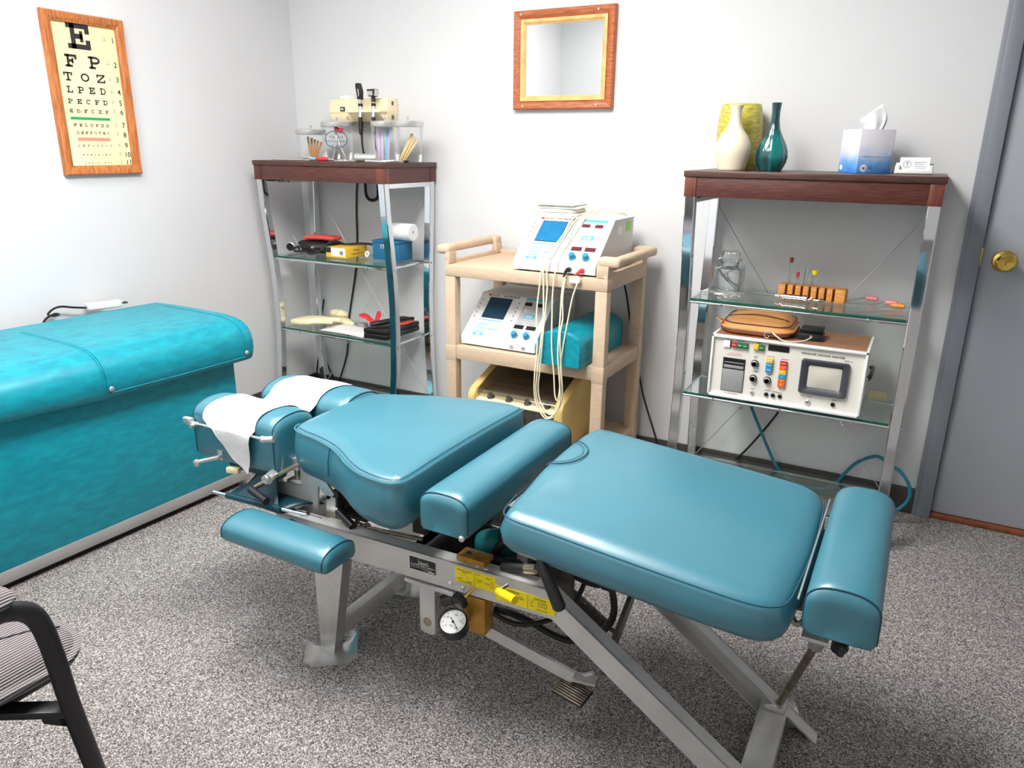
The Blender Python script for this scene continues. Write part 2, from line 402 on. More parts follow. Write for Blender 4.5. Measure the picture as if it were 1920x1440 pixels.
# ceiling troffers
for i, (x, y, sx, sy, wt) in enumerate(LAMPS):
    t = thing('ceiling_light', ['fluorescent ceiling troffer above the padded table', 'fluorescent ceiling troffer nearest the left wall'][i], 'ceiling light', (x, y, CEIL), 'ceiling troffers')
    b = B()
    for (a0, a1, c0, c1) in ((-sx/2-.02, sx/2+.02, -sy/2-.02, -sy/2), (-sx/2-.02, sx/2+.02, sy/2, sy/2+.02), (-sx/2-.02, -sx/2, -sy/2, sy/2), (sx/2, sx/2+.02, -sy/2, sy/2)):
        b.box(x+a0, x+a1, y+c0, y+c1, CEIL-.014, CEIL-.001, .002)
    add('frame', b, 'white', t)
    e = M('lamp_diffuser_%d' % i, (1, .985, .96, 1), .5, emit=wt)
    add('diffuser', B().box(x-sx/2, x+sx/2, y-sy/2, y+sy/2, CEIL-.010, CEIL-.002), e, t)

# ------------------------------------------------------------ eye chart
ec = thing('eye_chart', 'oak framed eye test chart hanging on the left wall', 'eye chart', (XL, 1.866, 1.168))
y0, y1, z0, z1, fw = 1.710, 2.022, 1.166, 1.724, .034
def framebars(b, ax, y0, y1, z0, z1, w, d0, d1, fn, bev=.004):
    # mitred picture frame: four trapezoid bars with a stepped profile; fn(u, v, depth) -> world
    for (P, Q, p, q) in (((y0, z0), (y1, z0), (y0+w, z0+w), (y1-w, z0+w)), ((y1, z1), (y0, z1), (y1-w, z1-w), (y0+w, z1-w)), ((y0, z1), (y0, z0), (y0+w, z1-w), (y0+w, z0+w)), ((y1, z0), (y1, z1), (y1-w, z0+w), (y1-w, z1-w))):
        lerp = lambda a, c, t: (a[0]+(c[0]-a[0])*t, a[1]+(c[1]-a[1])*t)
        prof = ((0, 0), (0, d0), (.12, d1), (.55, d1*.96), (.8, d1*.7), (1, d1*.62), (1, 0))
        vs = [fn(*lerp(P, p, t), d) for t, d in prof]+[fn(*lerp(Q, q, t), d) for t, d in prof]
        n = len(prof); b.raw(vs, [(i, i+1, n+i+1, n+i) for i in range(n-1)]+[tuple(range(n)), tuple(range(n, 2*n))[::-1], (n-1, 0, n, 2*n-1)])
fl = lambda u, v, d: (XL+.001+d, u, v)
b = B(); framebars(b, 0, y0, y1, z0, z1, fw, .016, .022, fl); add('frame', b, 'oak_v', ec)
def slab(b, ch, x, z, w, h, face):
    """slab-serif test letter in a w x h cell, lower left at (x, z) on the chart"""
    k = .2
    R = lambda x0, x1, y0, y1: b.prism([(x+x0*w, z+y0*h), (x+x1*w, z+y0*h), (x+x1*w, z+y1*h), (x+x0*w, z+y1*h)], 0, .0004, face)
    def arc(cx, cy, rx, ry, a0, a1, t=.2, n=14):
        P = []
        for i in range(n+1): a = math.radians(a0+(a1-a0)*i/n); P.append((x+(cx+rx*math.cos(a))*w, z+(cy+ry*math.sin(a))*h))
        for i in range(n+1): a = math.radians(a1+(a0-a1)*i/n); P.append((x+(cx+(rx-t)*math.cos(a))*w, z+(cy+(ry-t)*math.sin(a))*h))
        b.raw([(p[0], p[1], .0004) for p in P], [(i, i+1, 2*n-i, 2*n+1-i) for i in range(n)], face)
    if ch in 'EF':
        R(.16, .36, 0, 1); R(0, 1, .8, 1); R(.36, .7, .4, .6); R(.56, .7, .28, .72); R(.8, 1, .62, .8)
        if ch == 'E': R(0, 1, 0, .2); R(.8, 1, .2, .38)
        else: R(0, .6, 0, .18)
    elif ch == 'P': R(.16, .36, 0, 1); R(0, .6, .82, 1); R(.3, .6, .38, .56); R(0, .58, 0, .18); arc(.58, .69, .42, .31, -90, 90, .18)
    elif ch == 'T': R(.4, .6, 0, 1); R(0, 1, .82, 1); R(.22, .78, 0, .16); R(0, .16, .6, .82); R(.84, 1, .6, .82)
    elif ch == 'O': arc(.5, .5, .5, .5, 0, 360, .19, 28)
    elif ch == 'Z':
        R(0, 1, .82, 1); R(0, 1, 0, .18); R(0, .16, .62, .82); R(.84, 1, .18, .38)
        b.prism([(x, z+.18*h), (x+.26*w, z+.18*h), (x+w, z+.82*h), (x+.74*w, z+.82*h)], 0, .0004, face)
    elif ch == 'L': R(.2, .4, 0, 1); R(.02, .6, .84, 1); R(.02, 1, 0, .18); R(.84, 1, .18, .42)
    elif ch == 'D': R(.14, .34, 0, 1); R(0, .5, .82, 1); R(0, .5, 0, .18); arc(.48, .5, .5, .5, -90, 90, .18)
    elif ch == 'C': arc(.5, .5, .5, .5, 50, 310, .19, 22); R(.72, .9, .64, .9)
face = FX(XL+.0081, 0, 0)
b = B(); b.box(XL+.001, XL+.008, y0+fw-.002, y1-fw+.002, z0+fw-.002, z1-fw+.002); b.cur = 1
rows = [('E', [1.799], 1.605, .086, .086), ('FP', [1.778, 1.867], 1.542, .045, .043), ('TOZ', [1.764, 1.828, 1.890], 1.495, .033, .029),
        ('LPED', [1.768, 1.810, 1.853, 1.896], 1.454, .023, .023), ('PECFD', [1.766, 1.8005, 1.835, 1.869, 1.902], 1.417, .018, .017),
        ('EDFCZP', [1.766, 1.794, 1.822, 1.850, 1.878, 1.906], 1.386, .0135, .0125), ('FELOPZD', [1.774+.0212*i for i in range(7)], 1.338, .0115, .0105),
        ('DEFPOTEC', [1.781+.0171*i for i in range(8)], 1.3115, .0095, .0095), ('LEFODPCT', [1.779+.0183*i for i in range(8)], 1.268, .007, .006),
        ('FDPLTCEO', [1.792+.0150*i for i in range(8)], 1.2355, .006, .0052), ('PEZOLCFTD', [1.796+.0128*i for i in range(9)], 1.206, .005, .0042)]
for s_, xs, z, w, h in rows:
    for ch, x in zip(s_, xs): slab(b, ch, x, z, w, h, face)
for i, z in enumerate((1.649, 1.564, 1.512, 1.467, 1.428, 1.395, 1.347, 1.312, 1.273, 1.239, 1.210)):
    b.text(str(i+1), .027, FX(XL+.0081, 1.9735, z-.0095), 'CENTER', .0003)
b.cur = 2
for i, z in enumerate((1.650, 1.567, 1.511, 1.467, 1.430, 1.397, 1.348, 1.315, 1.273, 1.240, 1.211)):
    b.text('20', .008, FX(XL+.0081, 1.943, z+.001), 'CENTER', .0003); b.text(['200', '100', '70', '50', '40', '30', '25', '20', '15', '13', '10'][i]+'FT', .0062, FX(XL+.0081, 1.944, z-.006), 'CENTER', .0003)
b.cur = 3; b.box(XL+.008, XL+.0085, 1.766, 1.920, 1.362, 1.3715)
b.cur = 4; b.box(XL+.008, XL+.0085, 1.781, 1.909, 1.288, 1.2995)
add('printed_chart', b, ['chart_paper', 'ink', 'ink_grey', 'chart_green', 'chart_pink'], ec)

# ------------------------------------------------------------ mirror
mr = thing('wall_mirror', 'small square mirror in a two tone wooden frame on the back wall', 'mirror', (-1.36, YB, 1.432))
fb = lambda u, v, d: (u, YB-.001-d, v)
b = B(); framebars(b, 0, -1.581, -1.145, 1.432, 1.802, .034, .022, .026, fb); add('frame', b, 'cherry_h', mr)
b = B(); framebars(b, 0, -1.549, -1.177, 1.464, 1.770, .020, .021, .021, fb); add('inner_frame', b, 'maple', mr)
add('mirror_pane', B().box(-1.531, -1.195, YB-.012, YB-.004, 1.482, 1.752), 'mirror_glass', mr)
for (x, z) in ((-1.548, 1.788), (-1.215, 1.787), (-1.535, 1.445), (-1.21, 1.446)):
    b = B(); b.lathe([(.004, 0), (.003, .0015), (0, .002)], 10, FY(x, YB-.0265, z)); add('screw', b, 'steel', mr)

# ------------------------------------------------------------ console shelf units
def lerp_path(z, P):
    for (za, ya), (zb, yb) in zip(P, P[1:]):
        if za >= z >= zb: return ya+(yb-ya)*(za-z)/(za-zb)
    return P[-1][1]
def console(x0, x1, label):
    cx = (x0+x1)/2
    t = thing('console_shelf', label, 'shelf unit', (cx, 2.72, 0), 'chrome console shelf units')
    add('top_board', B().box(x0-.002, x1+.002, 2.527, 2.915, 1.196, 1.2155, .002), 'mahogany_top', t)
    b = B(); b.box(x0+.042, x1-.042, 2.533, 2.55, 1.133, 1.195, .001); b.box(x0+.004, x0+.02, 2.572, 2.88, 1.133, 1.195); b.box(x1-.02, x1-.004, 2.572, 2.88, 1.133, 1.195); b.box(x0+.042, x1-.042, 2.895, 2.912, 1.133, 1.195)
    add('apron', b, 'mahogany', t)
    for x in (x0+.002, x1-.041):
        for y in (2.5315, 2.873):
            add('corner_block', B().box(x, x+.039, y, y+.04, 1.132, 1.1955, .001), 'mahogany_light' if y < 2.6 and not (x < -2.6) else 'mahogany', t)
    PF = [(1.133, 2.553), (1.0, 2.562), (.88, 2.577), (.76, 2.588), (.62, 2.597), (.48, 2.598), (.3, 2.588), (.15, 2.572), (0, 2.556)]
    PB = [(1.133, 2.888), (1.0, 2.882), (.88, 2.874), (.76, 2.866), (.62, 2.858), (.48, 2.856), (.3, 2.862), (.15, 2.874), (0, 2.886)]
    w = .034
    for x in (x0+.004, x1-.004-w):
        for P in (PF, PB):
            b = B(); vs = []
            zs = [1.133-1.133*i/26 for i in range(27)]
            R = []
            for z in zs:
                y = lerp_path(z, P); c = .003; h = w/2
                R.append([(x+c, y-h, z), (x+w-c, y-h, z), (x+w, y-h+c, z), (x+w, y+h-c, z), (x+w-c, y+h, z), (x+c, y+h, z), (x, y+h-c, z), (x, y-h+c, z)])
            b.rings(R)
            for z in (.772, .425):
                y = lerp_path(z, P)
                for sx in (x, x+w):
                    b.lathe([(.006, -.002), (.006, .002), (.003, .004), (0, .004)], 10, frame((sx, y, z), (0, 1, 0), (0, 0, 1), (1, 0, 0)) if sx > x else frame((sx, y, z), (0, -1, 0), (0, 0, 1), (-1, 0, 0)))
            add('leg', b, 'chrome', t, smooth=25)
        add('end_rail', B().box(x, x+w, 2.57, 2.872, 1.112, 1.132, .002), 'chrome', t)
    for z in (.787, .441, .092):
        yf, yb = lerp_path(z, PF)-.014, lerp_path(z, PB)+.012
        b = B(); b.box(x0+.042, x1-.042, yf, yb, z-.008, z); b.cur = 1; b.box(x0+.042, x1-.042, yf-.0006, yf+.0004, z-.0078, z-.0002)
        add('glass_shelf', b, ['glass_shelf', 'glass_edge'], t)
        b = B()
        for y in (yf+.012, yb-.012): b.cyl((x0+.036, y, z-.0145), (x1-.036, y, z-.0145), .0058, 10)
        for x in (x0+.036, x1-.036): b.cyl((x, yf+.014, z-.0145), (x, yb-.014, z-.0145), .005, 8)
        for k in range(3):
            xx = x0+.15+(x1-x0-.3)*k/2; b.box(xx-.003, xx+.003, yf+.004, yf+.02, z-.022, z-.0085, .001)
        add('shelf_rail', b, 'chrome', t)
    for s in (1, -1):
        b = B(); xa, xb = (x0+.03, x1-.03) if s > 0 else (x1-.03, x0+.03); ya = 2.884+.006*s
        pa, pb = Vector((xa, ya, 1.09)), Vector((xb, ya, .075))
        b.cyl(pa, pb, .0018, 6)
        d = pb-pa; b.cyl(pa+d*.70, pa+d*.765, .0042, 8); b.cyl(pa+d*.697, pa+d*.70, .0055, 8); b.cyl(pa+d*.765, pa+d*.768, .0055, 8)
        add('cross_wire', b, 'steel', t)
    return t
console(-2.715, -1.978, 'chrome legged console shelf with dark wood top nearest the room corner')
console(-.728, .034, 'chrome legged console shelf with reddish wood top beside the grey door')

# ------------------------------------------------------------ utility cart
ct = thing('utility_cart', 'beige plastic three shelf utility cart with moulded handles', 'cart', (-1.285, 2.65, 0))
CX0, CX1, CY0, CY1 = -1.625, -.945, 2.44, 2.862
b = B(); b.box(CX0, CX1, CY0, CY1, .80, .846, .005)
for (x0, x1, y0, y1) in ((CX0+.019, CX1-.019, CY1-.02, CY1-.001), (CX0+.001, CX0+.018, CY0+.001, CY1-.001), (CX1-.018, CX1-.001, CY0+.001, CY1-.001)): b.box(x0, x1, y0, y1, .83, .862, .004)
add('top_tray', b, 'cart_plastic', ct)
add('middle_tray', B().box(CX0+.004, CX1-.004, CY0+.004, CY1-.004, .468, .5225, .004), 'cart_plastic', ct)
b = B(); b.box(CX0+.004, CX1-.004, CY0+.004, CY1-.004, .11, .166, .004); add('bottom_tray', b, 'cart_plastic', ct)
for x in (CX0, CX1-.046):
    for y in (CY0, CY1-.042):
        b = B(); b.box(x, x+.046, y, y+.042, .055, .80, .004)
        for z in (.49, .138): b.box(x-.0015, x+.0475, y-.0015, y+.0435, z-.03, z+.034, .004)
        add('post', b, 'cart_plastic', ct)
        b = B(); cx, cy = x+.023, y+.021; b.cyl((cx-.011, cy, .0255), (cx+.011, cy, .0255), .0252, 16); b.box(cx-.015, cx+.015, cy-.012, cy+.012, .045, .06, .003)
        add('caster', b, 'rubber', ct)
for s in (-1, 1):
    xo = CX0-.040 if s < 0 else CX1+.040; xi = CX0+.02 if s < 0 else CX1-.045; xb = CX0-.001 if s < 0 else CX1-.004
    b = B(); b.box(xo-s*.0012, xb+(.004 if s < 0 else 0), CY0+.004, CY1-.004, .8855, .9185, .012, 3)
    for (ya, yb) in ((CY0, CY0+.055), (CY1-.055, CY1)):
        b.box(xo, xi, ya, yb, .884, .92, .012, 3); b.box(CX0+.0005 if s < 0 else CX1-.0455, CX0+.0205 if s < 0 else CX1-.0005, ya+.0015, yb-.0015, .8465, .895, .003)
    add('handle', b, 'cart_plastic', ct)

# ------------------------------------------------------------ electrotherapy units
def unit(ox, oy, oz, label, lit):
    t = thing('electrotherapy_unit', label, 'therapy machine', (ox+.165, oy+.18, oz), 'electrotherapy units')
    pf = [(0, .006), (0, .036), (.004, .041), (.168, .183), (.175, .186), (.375, .186), (.375, .006)]
    MX = frame((ox, oy, oz), (0, 1, 0), (0, 0, 1), (1, 0, 0))
    def side(b, x0, x1, P, d=0): b.prism(P, x0, x1, MX)
    b = B(); b.prism([(.0, .006), (.0, .038), (.172, .186), (.182, .186), (.012, .036), (.012, .006)], 0, .330, MX, .0015)
    add('front_panel', b, 'white', t)
    b = B(); b.prism([(.006, .006), (.006, .036), (.174, .183), (.378, .183), (.378, .006)], .003, .327, MX)
    add('case', b, 'grey_light', t)
    b = B(); b.prism([(.165, .183), (.38, .183), (.38, .1865), (.17, .1865)], -.001, .331, MX); add('top_cover', b, 'white_dull', t)
    for x in (.03, .29):
        for y in (.012, .34): b = B(); b.box(ox+x-.012, ox+x+.03, oy+y, oy+y+.024, oz, oz+.008, .002); add('foot', b, 'black', t)
    # sloped panel frame: u along the width (0..1), v up the slope (0..1)
    vd = Vector((0, .172, .148)); Ls = vd.length; vd.normalize(); nd = Vector((0, -vd.z, vd.y)); o = Vector((ox, oy-.0001, oz+.038))
    def P(u, v, n=.0008): return frame(o+Vector((u*.33, 0, 0))+vd*(v*Ls)+nd*n, (1, 0, 0), vd, nd)
    def rect(b, u0, u1, v0, v1, h=.0006, n=.0003, bev=0):
        b.box(0, (u1-u0)*.33, 0, (v1-v0)*Ls, 0, h, bev, M=P(u0, v0, n))
    b = B(); rect(b, .635, .935, .03, .985, .0008); b.cur = 1; rect(b, .64, .93, .93, .98, .0012)
    rect(b, .705, .84, .53, .62, .0013); b.cur = 2; rect(b, .784, .786, .05, .92, .0012); b.cur = 3
    for u in (.665, .70): rect(b, u, u+.012, .965, .967, .0014)
    b.cur = 4
    for k in range(3): rect(b, .72, .82, .545+k*.022, .553+k*.022, .0016)
    b.cur = 3
    for u in (.655, .81):
        for v in (.405, .255, .235, .88): rect(b, u, u+.07, v, v+.006, .0012)
    add('control_panel', b, ['grey', 'cyan', 'grey_mid', 'ink_grey', 'white'], t)
    sc = B(); rect(sc, .146, .457, .44, .905, .0012); sc.cur = 1; rect(sc, .153, .450, .45, .895, .0018)
    add('screen', sc, ['ink', 'lcd_blue' if lit else 'lcd_dark'], t, 'blue screen' if lit else 'dark screen')
    for (u0, u1, v0, v1) in ((.648, .742, .80, .868), (.802, .896, .80, .868), (.638, .762, .29, .372), (.800, .925, .29, .372)):
        b = B(); rect(b, u0, u1, v0, v1, .0018); add('digit_display', b, 'dark_red' if lit else 'black', t)
    for (u, v) in ((.694, .70), (.85, .70)):
        b = B(); rect(b, u-.016, u+.016, v-.026, v+.026, .003, bev=.0008); add('button', b, 'white', t)
    for u in (.70, .86):
        b = B(); b.lathe([(.0135, 0), (.0135, .004), (.0115, .005), (.0105, .020), (.009, .022), (0, .022)], 20, P(u, .14)); b.box(-.001, .001, 0, .009, .022, .0226, M=P(u, .14))
        add('knob', b, 'knob_blue', t, 'blue control knob')
    b = B(); b.cur = 0
    rect(b, .13, .455, .385, .40); add('title_bar', b, 'cyan', t); b = B(); rect(b, .33, .455, .20, .215) if lit else rect(b, .30, .455, .20, .215)
    add('title_bar', b, 'cyan', t)
    for r in range(4):
        for c in range(3):
            u, v = .168+c*.047-.002*r, .31-r*.077; b = B(); b.cur = 0; rect(b, u-.018, u+.018, v-.028, v+.028, .0012)
            if not (r == 3 and c != 1): b.cur = 1; rect(b, u-.012, u+.012, v-.018, v+.018, .0016)
            add('key', b, ['cyan', 'white'], t)
    for (u, v) in ((.36, .29), (.42, .29), (.36, .10), (.42, .10)): b = B(); b.cur = 0; rect(b, u-.018, u+.018, v-.025, v+.025, .0012); b.cur = 1; rect(b, u-.012, u+.012, v-.004, v+.004, .0016); add('mode_key', b, ['grey_light', 'ink_grey'], t)
    for k in range(5):
        v = .835-k*.098
        for u0, ud in ((.045, .052), (.487, .565)):
            b = B(); rect(b, u0, u0+.088, v-.03, v+.03, .0005); b.cur = 1; rect(b, u0+.002, u0+.086, v-.027, v+.027, .0008); b.cur = 2; rect(b, ud-.006, ud+.006, v-.012, v+.012, .0011); add('soft_key', b, ['grey', 'white', 'ink'], t)
    b = B(); T1 = Matrix(((1, .25, 0, 0), (0, 1, 0, 0), (0, 0, 1, 0), (0, 0, 0, 1)))
    b.text('EXCEL', .0135, P(.145, .93) @ T1, 'LEFT', .0004, 1.0); rect(b, .105, .14, .935, .98, .0006)
    b.cur = 1; b.text('ISOTRON III', .0135, P(.315, .93) @ T1, 'LEFT', .0004, 1.0)
    add('title_lettering', b, ['red', 'ink'], t)
    for u in (.70, .855):
        b = B(); b.lathe([(.0075, 0), (.0075, .004), (.005, .005), (.0035, .005), (.0035, .001), (0, .001)], 18, FY(ox+u*.33, oy-.0002, oz+.021)); add('output_jack', b, 'steel', t)
    b = B(); b.text('OUTPUTS', .0045, FY(ox+.255, oy-.0006, oz+.030)); b.text('1', .004, FY(ox+.216, oy-.0006, oz+.031)); b.text('2', .004, FY(ox+.297, oy-.0006, oz+.031)); add('jack_lettering', b, 'ink', t)
    if lit:
        b = B(); b.box(ox+.3265, ox+.3278, oy+.30, oy+.352, oz+.135, oz+.172, .0005); add('sticker', b, M('sticker_green', S(150, 214, 60), .5), t, 'lime green sticker')
        b = B(); b.box(ox+.3265, ox+.3278, oy+.215, oy+.255, oz+.13, oz+.158, .0005); add('rating_plate', b, 'white', t)
    return t
UU = (-1.329, 2.452, .8465)
unit(*UU, 'white electrotherapy unit with bright blue screen on the cart top', True)
unit(-1.572, 2.472, .5235, 'white electrotherapy unit with dark screen on the middle cart shelf', False)

# folded towels on the upper unit
def towel(x0, x1, y0, y1, z, h, seed, label):
    rnd = random.Random(seed); b = B()
    out = rrect(x0, x1, y0, y1, .012, 4, 7); ph = [rnd.uniform(0, 6) for _ in range(4)]
    f = lambda x, y: z+h+.0008*math.sin(40*x+ph[0])+.0008*math.sin(33*y+ph[1])
    b.cushion(out, f, h, .007, .002, .004, .003+.001*rnd.random())
    o = solo('folded_towel', b, 'towel', label, 'towel', 'folded towels on the upper machine')
zt = UU[2]+.1868
for i, lb in enumerate(('bottom white folded towel of the stack on the blue screen machine', 'second white folded towel from the bottom of the stack', 'third white folded towel up the stack on the machine', 'topmost white folded towel of the stack on the machine')):
    towel(-1.352+.005*i, -1.180-.010*(i % 2)+.003*i, 2.655+.006*(i % 3), 2.80-.006*(i % 2), zt+.0128*i, .0095, i, lb)
# electrode leads
LY = 2.452
def lead(pts, label, end=None, r=.0027):
    t = thing('electrode_lead', label, 'cable', pts[0], 'electrode leads on the cart')
    b = B(); b.tube(pts, r, 7, 7); add('wire', b, 'lead_wire', t)
    if end:
        e = Vector(end[0]); q = Vector(end[1]); b = B(); b.cyl(e, e+Vector((0, -.016, 0)), .0085, 12); b.tube([e+Vector((0, -.012, 0)), e+Vector((-.004, -.022, -.003)), q], [.006, .006, .0035], 10); add('plug', b, end[2], t, end[3])
def onp(u, v, n=.004):
    vd = Vector((0, .172, .148)); return tuple(Vector((UU[0]+u*.33, UU[1], UU[2]+.038))+vd*v+Vector((0, -.65, .76))*n)
TR = [(-1.145, 2.78, 1.052), (-1.12, 2.72, 1.05), (-1.135, 2.66, 1.043)]
lead([(-1.10, 2.80, 1.05), (-1.06, 2.745, 1.056), (-1.10, 2.68, 1.045), onp(.565, .99, .006), onp(.50, .55, .006), onp(.47, .2, .006), (-1.176, 2.43, .862), (-1.168, 2.418, .80), (-1.160, 2.39, .72), (-1.156, 2.365, .62), (-1.162, 2.36, .50), (-1.167, 2.36, .44), (-1.157, 2.36, .385), (-1.118, 2.36, .340), (-1.080, 2.36, .372), (-1.070, 2.362, .43), (-1.076, 2.36, .52), (-1.085, 2.36, .64), (-1.09, 2.39, .70), (-1.10, 2.405, .77), (-1.100, 2.422, .840)],
     'cream lead draped across the blue screen machine ending in a black plug', ((-1.098, 2.452, .8675), (-1.108, 2.424, .842), 'black', 'black plug'))
lead([(-1.02, 2.80, 1.037), (-1.025, 2.73, 1.05), (-1.09, 2.67, 1.045), onp(.655, .99, .006), onp(.60, .55, .006), onp(.56, .2, .006), (-1.142, 2.428, .862), (-1.145, 2.416, .78), (-1.135, 2.395, .70), (-1.118, 2.363, .60), (-1.106, 2.362, .50), (-1.098, 2.36, .42), (-1.088, 2.362, .40), (-1.080, 2.362, .45), (-1.078, 2.362, .56), (-1.067, 2.385, .70), (-1.062, 2.408, .78), (-1.048, 2.424, .838)],
     'cream lead hanging to the cart edge ending in a red plug', ((-1.047, 2.452, .8675), (-1.066, 2.424, .852), 'red', 'red plug'))
lead([(-1.16, 2.79, 1.056), (-1.13, 2.72, 1.054), (-1.145, 2.67, 1.045), onp(.52, .99, .006), onp(.475, .6, .006), onp(.42, .2, .006), (-1.198, 2.43, .862), (-1.20, 2.418, .80), (-1.198, 2.395, .70), (-1.180, 2.37, .60), (-1.176, 2.348, .50), (-1.176, 2.346, .43), (-1.165, 2.346, .375), (-1.13, 2.346, .328), (-1.095, 2.346, .338)], 'cream lead with a loose end lying in the bottom of the cable loop')
lead([(-1.13, 2.80, 1.060), (-1.10, 2.74, 1.060), (-1.115, 2.675, 1.046), onp(.535, .99, .012), onp(.49, .6, .012), onp(.45, .2, .012), (-1.187, 2.424, .866), (-1.180, 2.412, .80), (-1.168, 2.39, .70), (-1.162, 2.36, .60), (-1.170, 2.353, .48), (-1.172, 2.352, .43), (-1.160, 2.352, .375), (-1.122, 2.352, .331), (-1.083, 2.352, .365), (-1.074, 2.353, .43), (-1.088, 2.353, .58), (-1.098, 2.385, .70), (-1.106, 2.41, .79), (-1.104, 2.425, .842), (-1.102, 2.436, .862)], 'second cream lead looping in front of the teal bolster and joining the black plug')
b = B(); b.cushion(rrect(-1.09, -1.045, 2.428, 2.447, .008, 4, 3), lambda x, y: .846, .018, .006, .004, .004); solo('plug_cap', B().box(-1.085, -1.043, 2.42, 2.4385, .823, .845, .007), 'white', 'white plastic plug cap hanging at the cart front edge', 'plug cap')

# teal bolster on the middle shelf
bt = thing('arched_bolster', 'arched teal vinyl bolster sticking out of the middle cart shelf', 'bolster', (-1.095, 2.58, .5225))
def arch(x0, x1, z0, z1, zs, n=14):
    cx = (x0+x1)/2; P = [(x0+.004, z0), (x0, z0+.004), (x0, zs)]
    for i in range(1, n): a = PI-PI*i/n; P.append((cx+(x1-x0)/2*math.cos(a), zs+(z1-zs)*math.sin(a)))
    return P+[(x1, zs), (x1, z0+.004), (x1-.004, z0)]
A = arch(-1.183, -1.010, .5235, .656, .607)
cz = lambda P, k: [(-1.0965+(x+1.0965)*k, .58+(z-.58)*k) for x, z in P]
b = B(); R = []
for y, k in ((2.379, .2), (2.376, .6), (2.377, .94), (2.381, .985), (2.388, 1), (2.60, 1), (2.795, 1), (2.803, .985), (2.806, .9), (2.807, .3)): R.append([(x, y, max(.5232, z)) for x, z in cz(A, k)])
b.rings(R); add('cover', b, 'bench_vinyl', bt)
b = B(); b.tube([(x, 2.384, z) for x, z in cz(A, 1.0)[2:-2]], .0022, 6); add('seam', b, 'bench_vinyl', bt)

# cream machine with a smoky lid on the bottom shelf
cm = thing('traction_console', 'old cream console with smoky lid and grey front on the bottom cart shelf', 'therapy machine', (-1.30, 2.62, .1665))
SP = [(2.43, .1665), (2.418, .19), (2.418, .335), (2.435, .362), (2.60, .418), (2.66, .425), (2.82, .425), (2.82, .1665)]
MXc = frame((0, 0, 0), (0, 1, 0), (0, 0, 1), (1, 0, 0))
for x0, x1 in ((-1.513, -1.480), (-1.130, -1.092)):
    b = B(); b.prism(SP, x0, x1, MXc, .008); add('side_panel', b, 'cream_dark', cm)
add('front_panel', B().box(-1.480, -1.130, 2.432, 2.815, .17, .312), 'steel_dark', cm)
b = B(); b.prism([(2.430, .313), (2.430, .318), (2.49, .34), (2.50, .334), (2.50, .313)], -1.479, -1.131, MXc); add('knob_strip', b, 'cream', cm)
for i in range(4):
    b = B(); x = -1.425+.083*i; n = frame((x, 2.458, .3285), (1, 0, 0), (0, .94, .34), (0, -.34, .94)); b.lathe([(.016, 0), (.016, .002), (.011, .003), (.010, .017), (.008, .019), (0, .019)], 18, n); add('knob', b, 'smoke_knob', cm)
b = B()
for x, z in ((-1.275, .265), (-1.18, .265), (-1.41, .265)):
    b = B(); b.box(x-.017, x+.017, 2.428, 2.433, z-.017, z+.017, .002); b.cyl((x, 2.429, z), (x, 2.416, z), .010, 12); add('socket', b, 'black', cm)
b = B(); b.box(-1.479, -1.131, 2.50, 2.80, .312, .345); b.cur = 1
for (x0, x1, y0, y1) in ((-1.40, -1.33, 2.60, 2.64), (-1.40, -1.37, 2.55, 2.575), (-1.355, -1.33, 2.55, 2.575), (-1.24, -1.2, 2.56, 2.60)): b.box(x0, x1, y0, y1, .345, .347)
add('deck', b, [M('deck_grey', S(150, 140, 126), .5), 'steel_dark'], cm)
b = B(); b.prism([(2.44, .345), (2.455, .362), (2.60, .413), (2.66, .419), (2.80, .419), (2.80, .415), (2.66, .415), (2.602, .409), (2.457, .358), (2.446, .345)], -1.480, -1.130, MXc); add('smoky_lid', b, 'smoke_lid', cm)

# cart power cord behind
b = B(); b.tube([(-1.10, 2.872, .80), (-1.045, 2.88, .76), (-1.0, 2.885, .55), (-.978, 2.885, .47), (-.935, 2.885, .3), (-.88, 2.88, .16), (-.84, 2.87, .07), (-.80, 2.85, .006)], .004, 8, 6)
solo('power_cord', b, 'black', 'black power cord running down the wall beside the beige cart', 'cord')

# ------------------------------------------------------------ treatment bench by the left wall
bn = thing('treatment_bench', 'long bright teal vinyl treatment bench along the left wall', 'bench', (-2.49, 1.0, 0))
BA = math.radians(2.6)
def bm_(b): b.M = Matrix.Translation((-2.14, 1.93, 0)) @ Matrix.Rotation(-BA, 4, 'Z') @ Matrix.Translation((2.14, -1.93, 0)); return b
yb0 = .25
b = bm_(B()); b.box(-2.69, -2.20, yb0+.05, 1.872, .062, .56, .006); add('base_panel', b, 'bench_vinyl', bn)
b = bm_(B()); b.box(-2.69, -2.197, yb0+.05, 1.875, .024, .064, .002); add('kick_trim', b, 'kick_metal', bn, 'aluminium trim strip')
b = bm_(B()); b.box(-2.68, -2.22, yb0+.07, 1.85, 0, .025); add('plinth', b, 'black', bn)
